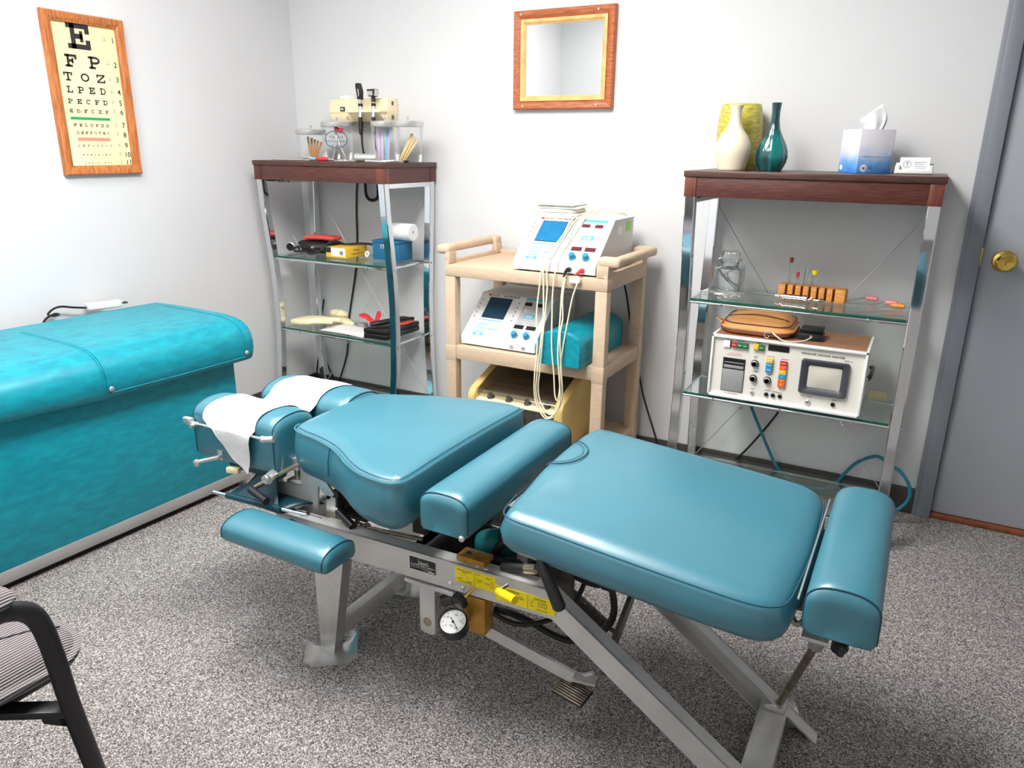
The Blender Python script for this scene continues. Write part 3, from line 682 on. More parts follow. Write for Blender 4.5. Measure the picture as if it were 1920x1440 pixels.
# top: cross-section (x, z) with rolled front edge, swept along y
def top_ring(y, k=1.0, sag=0):
    P = [(-2.717, .53), (-2.72, .56), (-2.72, .655), (-2.71, .664), (-2.6, .668), (-2.45, .669), (-2.30, .668), (-2.24, .663), (-2.195, .652), (-2.165, .634), (-2.148, .610), (-2.141, .58), (-2.142, .55), (-2.150, .524-sag), (-2.158, .516-sag), (-2.172, .515-sag), (-2.20, .52)]
    return [(-2.44+(x+2.44)*k, y, .59+(z-.59)*k) for x, z in P]
b = bm_(B()); ys = [yb0]+[yb0+.06+(1.345-yb0-.06)*i/10 for i in range(11)]
R = [top_ring(yb0, .9), top_ring(yb0+.004, .97)]+[top_ring(y, 1, .010*math.sin(i*.7)) for i, y in enumerate(ys[1:])]
R += [top_ring(1.352, 1, .004)]+[top_ring(y, 1, .004) for y in (1.40, 1.6, 1.8, 1.90)]+[top_ring(1.918, .995, .003), top_ring(1.926, .975), top_ring(1.929, .93)]
b.rings(R); add('padded_top', b, 'bench_vinyl', bn)
b = bm_(B())
for yy in (1.349, 1.341): b.tube([(x, yy+.004*(.67-z), z) for x, y, z in top_ring(0)[4:14]], .0032, 6, 4)
add('seam', b, 'bench_vinyl', bn)
b = bm_(B()); b.tube([(x+.0005, 1.885, z+.0005) for x, y, z in top_ring(0)[4:13]], .0018, 6, 4); add('end_seam', b, 'bench_vinyl', bn)
b = bm_(B()); b.tube([(-2.1425, 1.36, .532), (-2.1415, 1.6, .529), (-2.142, 1.88, .530)], .002, 6); add('hem', b, 'bench_vinyl', bn)
for yy in (1.362, 1.888):
    b = bm_(B()); b.lathe([(.0085, 0), (.0085, .002), (.006, .005), (0, .006)], 14, frame((-2.1425, yy, .544), (0, 1, 0), (0, 0, 1), (1, 0, 0))); add('rivet', b, 'steel', bn)

cb = thing('controller_box', 'small pale grey controller box lying on the bench by the wall', 'controller', (-2.755, 1.77, .668))
CBM = T(-2.752, 1.752, .6688, math.radians(72))
b = B(); b.M = CBM; b.box(-.062, .062, -.02, .02, 0, .026, .006, 3); add('case', b, 'white_dull', cb)
b = B(); b.M = CBM; b.box(-.05, -.015, -.012, .012, .0255, .0275, .001); b.box(.01, .045, -.010, .010, .0255, .027, .001); add('button_pad', b, 'grey', cb)
b = B(); b.tube([(-2.77, 1.69, .680), (-2.772, 1.64, .690), (-2.772, 1.60, .700), (-2.765, 1.565, .698), (-2.77, 1.545, .68), (-2.76, 1.56, .6735), (-2.77, 1.585, .6735), (-2.785, 1.57, .6735), (-2.79, 1.53, .64), (-2.79, 1.50, .5), (-2.79, 1.48, .02)], .004, 8, 6); add('cable', b, 'black', cb)
b = B(); b.tube([(-2.735, 1.81, .682), (-2.73, 1.835, .68), (-2.77, 1.85, .676)], .003, 8, 4); add('cable', b, 'black', cb)

# ------------------------------------------------------------ guest chair (front left, faces the back wall)
ch = thing('guest_chair', 'black framed guest chair with ribbed grey fabric at the lower left', 'chair', (-1.40, .39, 0))
so = rrect(-1.645, -1.150, .165, .622, .085, 6, 8)
b = B(); b.cushion(so, lambda x, y: .472+.014*math.sin(PI*max(0, min(1, (y-.165)/.457))), .05, .035, .014, .02, .012); add('seat', b, 'chair_fabric', ch)
def seat_z(x, y): u, w = (x+1.3975)/.2475, (y-.3935)/.2285; return .472+.014*math.sin(PI*max(0, min(1, (y-.165)/.457)))+.035*.25+.014*max(0, 1-u*u)*max(0, 1-w*w)
b = B(); b.tube([(x, y, seat_z(x, y)+.0004) for x, y in [(-1.225-.055*(1-(k/20)**2), .20+.375*k/20) for k in range(21)]]+[(-1.217, .604, .476)], .0018, 6); add('seat_seam', b, 'ink', ch)
add('seat_pan', B().box(-1.60, -1.185, .20, .585, .404, .422, .005), 'chair_paint', ch)
b = B(); M4 = T(-1.40, .115, .70) @ Matrix.Rotation(math.radians(78), 4, 'X'); b.M = M4
b.cushion(rrect(-.235, .235, -.19, .19, .07, 6, 7), lambda x, y: .0, .045, .02, .010, .015, .006); add('backrest', b, 'chair_fabric', ch)
for s, xa in ((1, -1.105), (-1, -1.695)):
    b = B(); b.tube([(xa, .04, .0), (xa, .055, .30), (xa, .065, .58), (xa, .09, .610), (xa, .14, .620), (xa, .30, .622), (xa, .45, .621), (xa, .487, .615), (xa, .511, .597), (xa, .524, .565), (xa, .533, .50), (xa, .542, .40), (xa, .556, .29), (xa, .592, .0)], .0125, 12, 4, flat=1.25)
    add('arm_frame', b, 'chair_paint', ch)
    b = B(); b.cushion(rrect(xa-.027, xa+.027, (.17), .492, .022, 5, 6), lambda x, y: .655, .018, .012, .006, .003, .002); add('armrest_pad', b, 'chair_fabric', ch)
    b = B(); b.box(xa-.014, xa+.014, .19, .46, .633, .638, .002); add('armrest_base', b, 'chair_paint', ch)
    b = B(); xs = xa-s*.085
    b.bar((xa-s*.006, .540, .395), (xs, .47, .411), .03, .014, bev=.003); b.cyl((xa-s*.004, .535, .385), (xa-s*.040, .526, .380), .0145, 12); add('side_bracket', b, 'chair_paint', ch)
    b = B(); b.bar((xa-s*.006, .060, .42), (xs, .21, .411), .03, .014, bev=.003); add('side_bracket', b, 'chair_paint', ch)
b = B(); b.cyl((-1.695, .06, .36), (-1.105, .06, .36), .011, 10); add('rear_rail', b, 'chair_paint', ch)
b = B()
for x in (-1.53, -1.27): b = B(); b.tube([(x, .21, .408), (x, .10, .40), (x, .085, .52), (x, .09, .70)], .010, 8, 4); add('back_support', b, 'chair_paint', ch)

# ------------------------------------------------------------ chiropractic adjusting table
tb = thing('adjusting_table', 'teal vinyl adjusting table with metal frame in the middle of the carpet', 'treatment table', (-.70, 1.42, 0))
MZ = lambda y: frame((0, y, 0), (1, 0, 0), (0, 0, 1), (0, -1, 0))      # (x, z) outlines, extruded towards -y
def yn(x): return 1.234+(x+1.355)*.024
RP = [(-1.355, .382), (-.592, .386), (-.039, 0), (-.136, 0), (-.575, .318), (-1.355, .309)]
for s in (0, 1):
    b = B(); Y = lambda x, d: (yn(x)+d) if not s else (2.842-yn(x)-d)
    k = len(RP); R = [[(x, Y(x, 0), z) for x, z in RP], [(x, Y(x, .006), z) for x, z in RP]]; b.rings(R)
    for i in (0, 1, 3, 4):
        p, q = RP[i], RP[(i+1) % 6]; nx, nz = -(q[1]-p[1]), q[0]-p[0]; l = math.hypot(nx, nz); nx, nz = -nx/l*.005, -nz/l*.005
        if i in (3, 4): pass
        b.rings([[(p[0], Y(p[0], 0), p[1]), (p[0]+nx*-0, Y(p[0], .038), p[1]), (p[0]-nx*-1, Y(p[0], .038), p[1]-nz*-1), (p[0]-nx*-1, Y(p[0], 0), p[1]-nz*-1)],
                 [(q[0], Y(q[0], 0), q[1]), (q[0], Y(q[0], .038), q[1]), (q[0]-nx*-1, Y(q[0], .038), q[1]-nz*-1), (q[0]-nx*-1, Y(q[0], 0), q[1]-nz*-1)]])
    sr = add('side_rail', b, 'aluminium', tb, smooth=0)
    if not s: near_rail = sr
for s in (0, 1):
    y0 = 1.242 if not s else 1.552
    b = B(); lo = [(-1.240, y0, .004), (-1.195, y0, .004), (-1.195, y0+.032, .004), (-1.240, y0+.032, .004)]; hi = [(-1.244, y0, .309), (-1.142, y0, .309), (-1.142, y0+.036, .309), (-1.244, y0+.036, .309)]
    b.rings([lo, hi]); add('front_leg', b, 'steel', tb, smooth=0)
b = B(); b.box(-1.222, -1.190, 1.285, 1.556, .040, .086, .003); add('front_cross_bar', b, 'aluminium', tb)
b = B(); b.box(-.168, -.108, 1.262, 1.585, .010, .052, .003); add('rear_cross_bar', b, 'aluminium', tb)
b = B(); b.bar((-.452, 1.26, .235), (-.500, 1.585, .235), .010, .036); add('brace', b, 'steel_dark', tb)
b = B(); b.box(-.955, -.925, 1.27, 1.572, .337, .380, .002); b.box(-.955, -.92, 1.27, 1.572, .374, .380); add('cross_member', b, 'steel', tb)
b = B(); b.box(-1.33, -1.30, 1.27, 1.572, .312, .374, .002); add('cross_member', b, 'steel', tb)
b = B(); b.box(-.915, -.635, 1.275, 1.568, .300, .306); b.box(-.915, -.905, 1.275, 1.568, .30, .365); add('pump_tray', b, 'steel_dark', tb, smooth=0)
# clear plastic under the feet
def sheet(cx, cy, w, rz, up):
    b = B(); b.M = T(cx, cy, 0, rz); n = 6
    b.grid(lambda u, v: ((u-.5)*w, (v-.5)*w, .004+up*max(0, abs(u-.5)-.28)**2*4+up*max(0, abs(v-.5)-.3)**2*3), n, n)
    o = add('clear_foot_pad', b, 'clear_sheet', tb); return o
sheet(-1.205, 1.245, .135, math.radians(38), .09); sheet(-1.205, 1.60, .12, math.radians(10), .05); sheet(-.135, 1.59, .10, math.radians(20), .05); sheet(-.09, 1.262, .12, math.radians(30), .1)

# cushions
ztop = lambda x, y: .612 if x < -.86 else .598
CH = spline2([(-1.312, 1.42), (-1.310, 1.33), (-1.303, 1.278), (-1.270, 1.255), (-1.209, 1.243), (-1.141, 1.222), (-1.092, 1.196), (-1.047, 1.168), (-1.0, 1.146), (-.955, 1.135), (-.915, 1.133), (-.890, 1.143), (-.878, 1.175), (-.878, 1.30), (-.877, 1.42),
              (-.875, 1.54), (-.873, 1.66), (-.885, 1.69), (-.92, 1.702), (-.96, 1.700), (-1.02, 1.685), (-1.09, 1.655), (-1.15, 1.625), (-1.21, 1.597), (-1.265, 1.580), (-1.298, 1.560), (-1.309, 1.51)], 5)
zc = lambda x, y: .616-.004*((y-1.42)/.28)**2
b = B(); b.cushion(CH, zc, .122, .018, .016, .035, .006)
cc = add('chest_cushion', b, 'table_vinyl', tb, smooth=60)
def seam(par, out, zf, sel=None, r=.0016, mat='seam_thread', d=-.0015, dz=0.0, closed=True):
    nr = normals(out); P = [(x-nx*d, y-ny*d, zf(x, y)+dz) for (x, y), (nx, ny) in zip(out, nr)]
    if sel: P = [p for p in P if sel(p)]
    b = B(); b.tube(P, r, 5, closed=closed); return add('seam', b, mat, par)
cs = lambda p: p[1] < 1.30 or (p[0] > -.893 and p[1] < 1.69)
seam(cc, CH, zc, cs, dz=-.004, r=.0022, mat='table_vinyl', closed=False); seam(cc, CH, zc, cs, d=.0075, dz=.0015, r=.0007, closed=False)
b = B()
for (px, py) in ((-1.13, 1.2115), (-.8725, 1.45)): pass
b.tube([(-1.141, 1.2185, .606), (-1.147, 1.2165, .575), (-1.150, 1.217, .535)], .0012, 5); add('panel_seam', b, 'seam_thread', cc)

zl = lambda x, y: .600-.053*(x+.67)/.56
LG = spline2([(-.672, 1.42), (-.668, 1.36), (-.657, 1.27), (-.650, 1.20), (-.640, 1.160), (-.615, 1.146), (-.56, 1.146), (-.45, 1.146), (-.33, 1.147), (-.22, 1.150), (-.16, 1.156), (-.128, 1.170), (-.110, 1.20), (-.102, 1.30), (-.098, 1.42),
              (-.100, 1.54), (-.106, 1.645), (-.122, 1.683), (-.16, 1.700), (-.24, 1.702), (-.34, 1.700), (-.46, 1.697), (-.58, 1.694), (-.635, 1.690), (-.662, 1.672), (-.672, 1.62), (-.675, 1.52)], 5)
b = B(); b.cushion(LG, zl, .082, .022, .014, .032, .009); lc = add('leg_cushion', b, 'table_vinyl', tb, smooth=60)
seam(lc, LG, zl, lambda p: p[1] < 1.24 or (p[0] > -.125 and p[1] < 1.64), dz=-.001, d=-.0025, r=.0016, closed=False); # stitched pelvic notch
b = B()
for k, rr in ((1, .0016), (.84, .0007)):
    P = [(-.668+.062*k*math.cos(a), 1.475+.078*k*math.sin(a), zl(-.64, 0)+.0115) for a in [math.radians(-88+176*i/20) for i in range(21)]]
    b.tube([(x, y, z-(.006 if i in (0, 20) else 0)) for i, (x, y, z) in enumerate(P)], rr, 5)
add('notch_stitching', b, 'seam_thread', lc)
def roll(name, x0, x1, y0, y1, z0, zs, z1, axis='y', label=None, sq=2.6, tilt=0):
    """rounded-top bolster running along an axis with soft ends"""
    b = B(); n = 18; c = ((x0+x1)/2 if axis == 'y' else (y0+y1)/2); hw = ((x1-x0)/2 if axis == 'y' else (y1-y0)/2)
    def sec(k, kz):
        P = [(-hw*k*.9, z0+.006*(1-kz)), (-hw*k, z0+.010), (-hw*k, (z0+zs)/2), (-hw*k, zs-.006)]
        for i in range(1, n):
            a = PI-PI*i/n; ca, sa = math.cos(a), math.sin(a)
            P.append((hw*k*math.copysign(abs(ca)**(2/sq), ca), zs+(z1-zs)*kz*abs(sa)**(2/sq)))
        return P+[(hw*k, zs-.006), (hw*k, (z0+zs)/2), (hw*k, z0+.010), (hw*k*.9, z0+.006*(1-kz))]
    a0, a1 = (y0, y1) if axis == 'y' else (x0, x1); R = []
    mid = [a0+.03+(a1-a0-.06)*i/8 for i in range(9)]
    for a, k, kz in [(a0, .35, .0), (a0-.002, .80, .35), (a0+.003, .955, .72), (a0+.012, .99, .92)]+[(m, 1, 1) for m in mid]+[(a1-.012, .99, .92), (a1-.003, .955, .72), (a1+.002, .80, .35), (a1, .35, 0)]:
        R.append([(c+p, a, z) if axis == 'y' else (a, c+p, z) for p, z in sec(k, kz)])
    b.rings(R); o = add(name, b, 'table_vinyl', tb, label, smooth=60)
    for aa in (a0+.008, a1-.008):
        s_ = sec(.985, .87); b = B(); b.tube([(c+p, aa, z) if axis == 'y' else (aa, c+p, z) for p, z in s_[1:-1]], .0016, 5); add('seam', b, 'seam_thread', o)
    return o
roll('pelvic_bolster', -.842, -.724, 1.150, 1.672, .512, .570, .606)
roll('foot_bolster', -.084, .036, 1.205, 1.672, .490, .548, .592, sq=2.4)
b = B(); b.lathe([(.007, 0), (.007, .003), (.004, .006), (0, .006)], 12, FY(-.734, 1.149, .518)); add('bolster_screw', b, 'steel', tb)
hn = roll('head_pad', -1.655, -1.350, 1.248, 1.392, .474, .586, .629, 'x', sq=2.2)
hf = roll('head_pad', -1.605, -1.288, 1.440, 1.602, .490, .585, .636, 'x', sq=2.2)
ar = roll('arm_rest', -1.408, -1.070, 1.098, 1.212, .352, .374, .408, 'x', sq=2.2)

# paper roll holder, head mechanism
b = B(); b.cyl((-1.640, 1.236, .572), (-1.352, 1.236, .578), .0035, 8); add('paper_rod', b, 'chrome', tb)
b = B(); b.box(-1.672, -1.640, 1.232, 1.247, .563, .583, .003); b.cyl((-1.628, 1.246, .568), (-1.628, 1.222, .568), .006, 10); b.box(-1.656, -1.62, 1.236, 1.244, .566, .574); add('rod_clip', b, 'steel', tb)
b = B(); b.cyl((-1.372, 1.230, .579), (-1.344, 1.240, .582), .0085, 12); b.lathe([(.008, 0), (.010, .006), (.006, .012), (0, .013)], 12, FY(-1.372, 1.236, .579)); add('rod_clip', b, 'steel', tb)
b = B(); b.box(-1.548, -1.365, 1.262, 1.30, .452, .500, .010); b.box(-1.56, -1.40, 1.27, 1.55, .470, .482)
add('head_carriage', b, 'dark_vinyl', tb)
b = B(); b.grid(lambda u, v: ((-1.522+.19*u)*(1-v)+(-1.452+.062*u)*v+(.012*math.sin(PI*u) if False else 0), 1.229+.055*v**1.3, .392+.07*v-.016*math.sin(PI*v)*(1 if True else 0)), 10, 10)
b.grid(lambda u, v: (-1.522+.19*u+(.06*v*u), 1.226+.10*v, .388+.012*math.sin(PI*v)), 8, 6); b.tube([(-1.524, 1.23, .389), (-1.33, 1.23, .397)], .009, 10)
fs = add('hanging_flap', b, 'dark_vinyl', tb); sm_ = fs.modifiers.new('thickness', 'SOLIDIFY'); sm_.thickness = .004
b = B(); b.cyl((-1.578, 1.23, .3855), (-1.245, 1.232, .402), .0048, 10); add('flap_rod', b, 'chrome', tb)
b = B(); b.box(-.018, .018, -.008, .008, 0, .016, .003, M=T(-1.508, 1.245, .452, .3)); add('cream_catch', b, 'plate_cream', tb, 'cream plastic catch')
b = B(); b.tube([(-1.548, 1.262, .492), (-1.548, 1.235, .492), (-1.604, 1.215, .474)], .0055, 10); b.lathe([(.010, 0), (.010, .008), (.006, .010), (0, .010)], 12, FY(-1.606, 1.215, .472)); add('stop_screw', b, 'steel', tb)
b = B(); b.box(-1.565, -1.545, 1.245, 1.275, .478, .506, .002); add('stop_bracket', b, 'steel', tb)
b = B(); b.cyl((-1.37, 1.262, .480), (-1.352, 1.215, .480), .013, 14); b.lathe([(.012, 0), (.011, .004), (.004, .004), (.004, .001), (0, .001)], 14, FY(-1.356, 1.214, .480)); add('pivot_bolt', b, 'steel', tb)
b = B(); b.tube([(-1.30, 1.30, .512), (-1.362, 1.25, .474), (-1.418, 1.225, .436)], .0065, 10); b.cur = 1; b.cyl((-1.418, 1.218, .436), (-1.352, 1.206, .424), .0105, 14); add('crank_handle', b, ['steel_worn', 'black'], tb)
b = B(); b.prism([(-1.490, .400), (-1.42, .426), (-1.335, .438), (-1.326, .442), (-1.322, .502), (-1.200, .514), (-1.225, .498), (-1.262, .484), (-1.272, .378), (-1.335, .356)], 0, .006, MZ(1.306)); add('bracket_plate', b, 'aluminium', tb, smooth=0)
b = B(); b.prism([(-1.425, .41), (-1.425, .432), (-1.33, .446), (-1.33, .502), (-1.222, .506), (-1.27, .38), (-1.36, .392)], 0, .006, MZ(1.545)); add('bracket_plate', b, 'aluminium', tb, smooth=0)
b = B(); b.bar((-1.262, 1.295, .484), (-1.216, 1.295, .432), .03, .007, (0, 1, 0)); b.bar((-1.216, 1.295, .434), (-1.222, 1.295, .352), .03, .007, (0, 1, 0)); add('strut', b, 'steel', tb, smooth=0)
b = B(); b.box(-1.215, -1.112, 1.30, 1.55, .384, .392); b.box(-1.215, -1.2, 1.30, 1.55, .384, .45); b.bar((-1.205, 1.32, .40), (-1.13, 1.50, .47), .03, .012); add('hinge_frame', b, 'steel_dark', tb, smooth=0)
for (x, y, z0, z1) in ((-1.345, 1.312, .444, .502), (-1.345, 1.312, .33, .40), (-1.462, 1.36, .30, .474), (-1.175, 1.38, .42, .50)):
    b = B(); b.cyl((x, y, z0), (x, y, z1), .0085, 12); add('post', b, 'steel_worn', tb)
b = B(); b.box(-1.37, -1.318, 1.295, 1.335, .437, .446, .002); b.cyl((-1.345, 1.312, .475), (-1.345, 1.312, .507), .013, 14); add('post_collar', b, 'steel', tb)
b = B(); b.lathe([(.008, -.03), (.008, 0), (.0175, .002), (.0185, .012), (.016, .020), (0, .021)], 20, FY(-1.300, 1.246, .357), lobes=8, amp=.05); add('lock_knob', b, 'black', tb)
b = B(); b.cyl((-1.285, 1.262, .378), (-1.272, 1.262, .366), .016, 14); b.tube([(-1.288, 1.256, .36), (-1.272, 1.252, .368), (-1.26, 1.252, .356)], .007, 8); add('clamp', b, 'black', tb)
b = B(); b.box(-1.305, -1.226, 1.262, 1.268, .350, .384, .002); b.lathe([(.007, 0), (.007, .004), (0, .006)], 6, FY(-1.245, 1.262, .366)); add('clamp_plate', b, 'chrome', tb)
b = B(); b.cyl((-1.192, 1.284, .409), (-1.184, 1.281, .406), .006, 10); b.cur = 1; b.cyl((-1.184, 1.281, .406), (-1.122, 1.262, .388), .0105, 14); add('release_handle', b, ['steel', 'black'], tb)
b = B(); b.cyl((-1.215, 1.285, .372), (-1.12, 1.29, .376), .010, 12); b.cyl((-1.12, 1.29, .376), (-.94, 1.30, .385), .0055, 10); b.cyl((-1.115, 1.29, .372), (-1.10, 1.29, .38), .012, 12); b.cyl((-1.13, 1.288, .38), (-1.13, 1.288, .395), .006, 8); add('pull_rod', b, 'steel_worn', tb)
b = B(); b.tube([(-1.20, 1.45, .40), (-1.15, 1.44, .43), (-1.11, 1.43, .42), (-1.09, 1.42, .39)], .013, 10, 4); add('white_hose', b, 'off_white', tb)
b = B(); b.prism([(-1.115, .50), (-1.105, .31), (-.985, .31), (-.985, .50)], 0, .006, MZ(1.566)); add('back_plate', b, 'steel', tb, smooth=0)
b = B(); b.cyl((-1.05, 1.556, .44), (-1.05, 1.556, .475), .009, 10); b.bar((-1.075, 1.557, .47), (-1.055, 1.557, .40), .004, .006); add('back_catch', b, 'steel_dark', tb)
b = B(); b.lathe([(.02, 0), (.018, .012), (0, .016)], 14, frame((-1.235, 1.29, .512), (1, 0, 0), (0, -1, 0), (0, 0, -1))); add('pad_stop', b, 'rubber', tb)

# labels and controls on the near rail
def RLp(x, z, d=.0006): return frame((x, yn(x)-d, z), (1, .024, 0), (0, 0, 1), (.024, -1, 0))
lb = B(); 
def plate(b, x0, x1, z0, z1, d=.0012): b.box(0, x1-x0, 0, z1-z0, 0, d, M=RLp(x0, z0, .0))
b = B(); plate(b, -.941, -.865, .337, .374, .0012); b.cur = 1; plate(b, -.939, -.867, .339, .372, .0016); b.cur = 0
b.text('Lloyd', .0095, RLp(-.902, .3585, .002), 'CENTER'); b.text('LLOYD', .0075, RLp(-.935, .351, .002), 'LEFT'); b.text('TABLE COMPANY', .0052, RLp(-.910, .351, .002), 'LEFT')
b.text('MANUFACTURERS OF CHIROPRACTIC TABLES', .0028, RLp(-.935, .3465, .002), 'LEFT'); b.text('Serial No.', .003, RLp(-.900, .3415, .002), 'LEFT'); b.box(0, .018, 0, .003, 0, .0003, M=RLp(-.888, .3413, .0018))
b.box(0, .0007, 0, .012, 0, .0003, M=RLp(-.914, .358, .0018)); b.box(0, .030, 0, .0007, 0, .0003, M=RLp(-.914, .3572, .0018)); b.box(0, .0007, 0, .010, 0, .0003, M=RLp(-.889, .357, .0018))
add('maker_plate', b, ['white_dull', 'ink'], near_rail, 'black maker plate')
b = B(); plate(b, -.815, -.711, .341, .379); b.cur = 1
b.box(0, .0006, 0, .038, 0, .0003, M=RLp(-.764, .341, .0013))
b.text('PRESSURE ADJUST', .0048, RLp(-.790, .3725, .0015)); b.text('VALVE', .0045, RLp(-.790, .3675, .0015))
b.text('DECREASE', .003, RLp(-.803, .351, .0015)); b.text('INCREASE', .003, RLp(-.778, .349, .0015)); b.text('TO ADJUST PRESSURE TURN', .0030, RLp(-.790, .344, .0015))
b.text('TABLE', .004, RLp(-.756, .373, .0015)); b.text('HEIGHT', .004, RLp(-.728, .370, .0015)); b.text('CONTROL', .0035, RLp(-.750, .360, .0015)); b.text('LEVER', .0035, RLp(-.752, .3555, .0015))
for (x, z, w, h) in ((-.722, .350, .005, .014), ): 
    for (dx, dz, ww, hh) in ((0, 0, w, .0005), (0, h, w, .0005), (0, 0, .0005, h), (w, 0, .0005, h)): b.box(0, ww, 0, hh, 0, .0003, M=RLp(x+dx, z+dz, .0013))
for k in range(3): b.box(0, .0015, 0, .003, 0, .0003, M=RLp(-.737+.004*k, .356, .0013))
for sg in (-1, 1):
    P = [(-.790+sg*.010*math.cos(a), .353+.010*math.sin(a)) for a in [math.radians(10+6*i) for i in range(9)]]
    for p, q in zip(P, P[1:]): b.tube([RLp(p[0], p[1], .0014).translation, RLp(q[0], q[1], .0014).translation], .0003, 4)
add('instruction_label', b, ['label_yellow', 'ink'], near_rail, 'yellow instruction label')
b = B(); b.prism([(0, 0), (.144, 0), (.144, .031), (.138, .036), (0, .036)], 0, .0012, RLp(-.711, .327, 0)); b.cur = 1
b.box(0, .0006, 0, .036, 0, .0003, M=RLp(-.632, .327, .0013))
b.text('CAUTION', .0066, RLp(-.667, .3555, .0015)); b.text('CAUTION', .0066, RLp(-.603, .3545, .0015)); b.text('AND', .0038, RLp(-.648, .349, .0015)); b.text('RELEASE', .0036, RLp(-.648, .3445, .0015)); b.text('BRAKE SYSTEM', .004, RLp(-.672, .3305, .0015))
for i, t_ in enumerate(('LOCK BEFORE', 'PATIENT IS ON', 'OR OFF TABLE')): b.text(t_, .0035, RLp(-.608, .349-.0048*i, .0015), 'LEFT')
b.text('UNLOCK', .0032, RLp(-.621, .349, .0015)); b.text('LOCK', .0032, RLp(-.621, .337, .0015)); b.text('LUMBAR RELEASE', .0036, RLp(-.598, .3305, .0015))
b.tube([RLp(-.626, .342, .0014).translation, RLp(-.620, .3465, .0014).translation], .0005, 4)
add('caution_label', b, ['label_yellow', 'ink'], near_rail, 'yellow caution label')
for x, z in ((-.828, .330), (-.795, .327)):
    b = B(); b.lathe([(.006, 0), (.006, .002), (.004, .004), (0, .005)], 12, RLp(x, z, 0)); add('rivet', b, 'steel', near_rail)
for x in (-.742, -.765):
    b = B(); b.lathe([(.006, 0), (.005, .002), (0, .004)], 12, T(x, 1.263, .385)); add('rivet', b, 'steel', near_rail)
b = B(); b.box(-.955, -.79, 1.24, 1.262, .300, .309, .001); add('under_plate', b, 'aluminium', tb)
b = B(); b.box(-.915, -.871, 1.243, 1.262, .178, .303, .002); b.box(-.908, -.88, 1.246, 1.258, .172, .18); b.cur = 1; b.lathe([(.0115, 0), (.0115, .0015), (.009, .002), (0, .002)], 18, FY(-.893, 1.243, .207)); add('drop_bracket', b, ['aluminium', 'steel_worn'], tb)
b = B(); b.box(-.822, -.748, 1.264, 1.305, .205, .300, .002); b.box(-.822, -.748, 1.262, 1.305, .385, .398, .002); b.box(-.80, -.765, 1.268, 1.30, .30, .386); b.cur = 1; b.lathe([(.006, 0), (.006, .002), (0, .002)], 12, T(-.80, 1.283, .398)); add('valve_block', b, ['brass_dirty', 'steel_dark'], tb)
b = B(); b.cyl((-.7645, 1.244, .339), (-.774, 1.213, .327), .0042, 10); vk = add('valve_stem', b, 'brass', tb)
d = Vector((-.28, -.90, -.32)).normalized(); sx = d.cross(Vector((0, 0, 1))).normalized(); sy = d.cross(sx)
b = B(); b.lathe([(.008, -.004), (.0185, 0), (.020, .008), (.017, .016), (0, .017)], 32, frame((-.775, 1.212, .327), sx, sy, d), lobes=7, amp=.08); add('valve_knob', b, 'black', tb)
b = B(); b.cyl((-.686, 1.215, .372), (-.634, 1.196, .378), .0098, 16); add('grip_lever', b, 'label_yellow', tb, 'yellow plastic grip')
b = B(); b.cyl((-.676, 1.240, .378), (-.688, 1.217, .372), .0045, 12); add('grip_peg', b, 'steel_worn', tb)
# pressure gauge
gn = Vector((.12, -.46, .88)).normalized(); gx = Vector((1, 0.05, 0)); gx = (gx-gn*gx.dot(gn)).normalized(); gy = gn.cross(gx); GM = frame(Vector((-.800, 1.212, .258)), gx, gy, gn)
b = B(); b.lathe([(.014, -.034), (.030, -.030), (.033, -.026), (.0335, .004), (.0305, .006), (.0295, .003), (.0295, 0)], 32, GM); gg = add('pressure_gauge', b, 'black', tb, 'black round pressure gauge')
b = B(); b.lathe([(.0296, .0005), (0, .001)], 32, GM); b.cur = 1
for i in range(11):
    a = math.radians(225-27*i); b.box(-.0005, .0005, .022, .026, .0011, .0014, M=GM @ Matrix.Rotation(a-PI/2, 4, 'Z'))
for i, t_ in enumerate(('0', '60', '100', '140', '200')): a = math.radians(225-67*i); b.text(t_, .0055, GM @ Matrix.Translation((.0175*math.cos(a), .0175*math.sin(a)-.002, .0012)))
b.text('PSI', .0055, GM @ Matrix.Translation((0, -.012, .0012))); b.bar(GM @ Vector((-.010, .008, .0022)), GM @ Vector((.021, -.015, .0022)), .0016, .0006, gn)
b.lathe([(.003, .001), (.003, .003), (0, .003)], 12, GM); add('gauge_dial', b, ['white', 'ink'], gg, 'white gauge dial')
b = B(); b.tube([(-.80, 1.225, .235), (-.808, 1.258, .222), (-.805, 1.275, .235)], .009, 10, 4); b.cyl((-.862, 1.265, .262), (-.835, 1.27, .275), .014, 14); add('gauge_pipe', b, 'steel_dark', tb)
# drive unit
b = B(); dv = Vector((.14, .08, .018)).normalized(); sx = dv.cross(Vector((0, 0, 1))).normalized(); sy = sx.cross(dv)
b.lathe([(0, -.004), (.014, -.002), (.026, .005), (.033, .016), (.036, .03), (.036, .17), (.03, .18), (0, .18)], 28, frame((-.838, 1.375, .362), sx, sy, dv)); add('motor', b, 'motor_teal', tb, 'dusty teal motor')
b = B()
b.tube([(-.775, 1.36, .36), (-.755, 1.35, .40), (-.735, 1.37, .405), (-.72, 1.40, .37)], .011, 10, 4); b.tube([(-.79, 1.32, .37), (-.75, 1.33, .372), (-.72, 1.34, .36)], .008, 8, 4); b.tube([(-.80, 1.34, .34), (-.74, 1.36, .35), (-.70, 1.40, .34)], .01, 8, 4)
b.box(-.765, -.745, 1.35, 1.37, .39, .425, .004); add('drive_fitting', b, 'rubber', tb)
b = B(); b.box(-.775, -.755, 1.385, 1.41, .425, .445, .003); add('red_fitting', b, 'dark_red', tb)
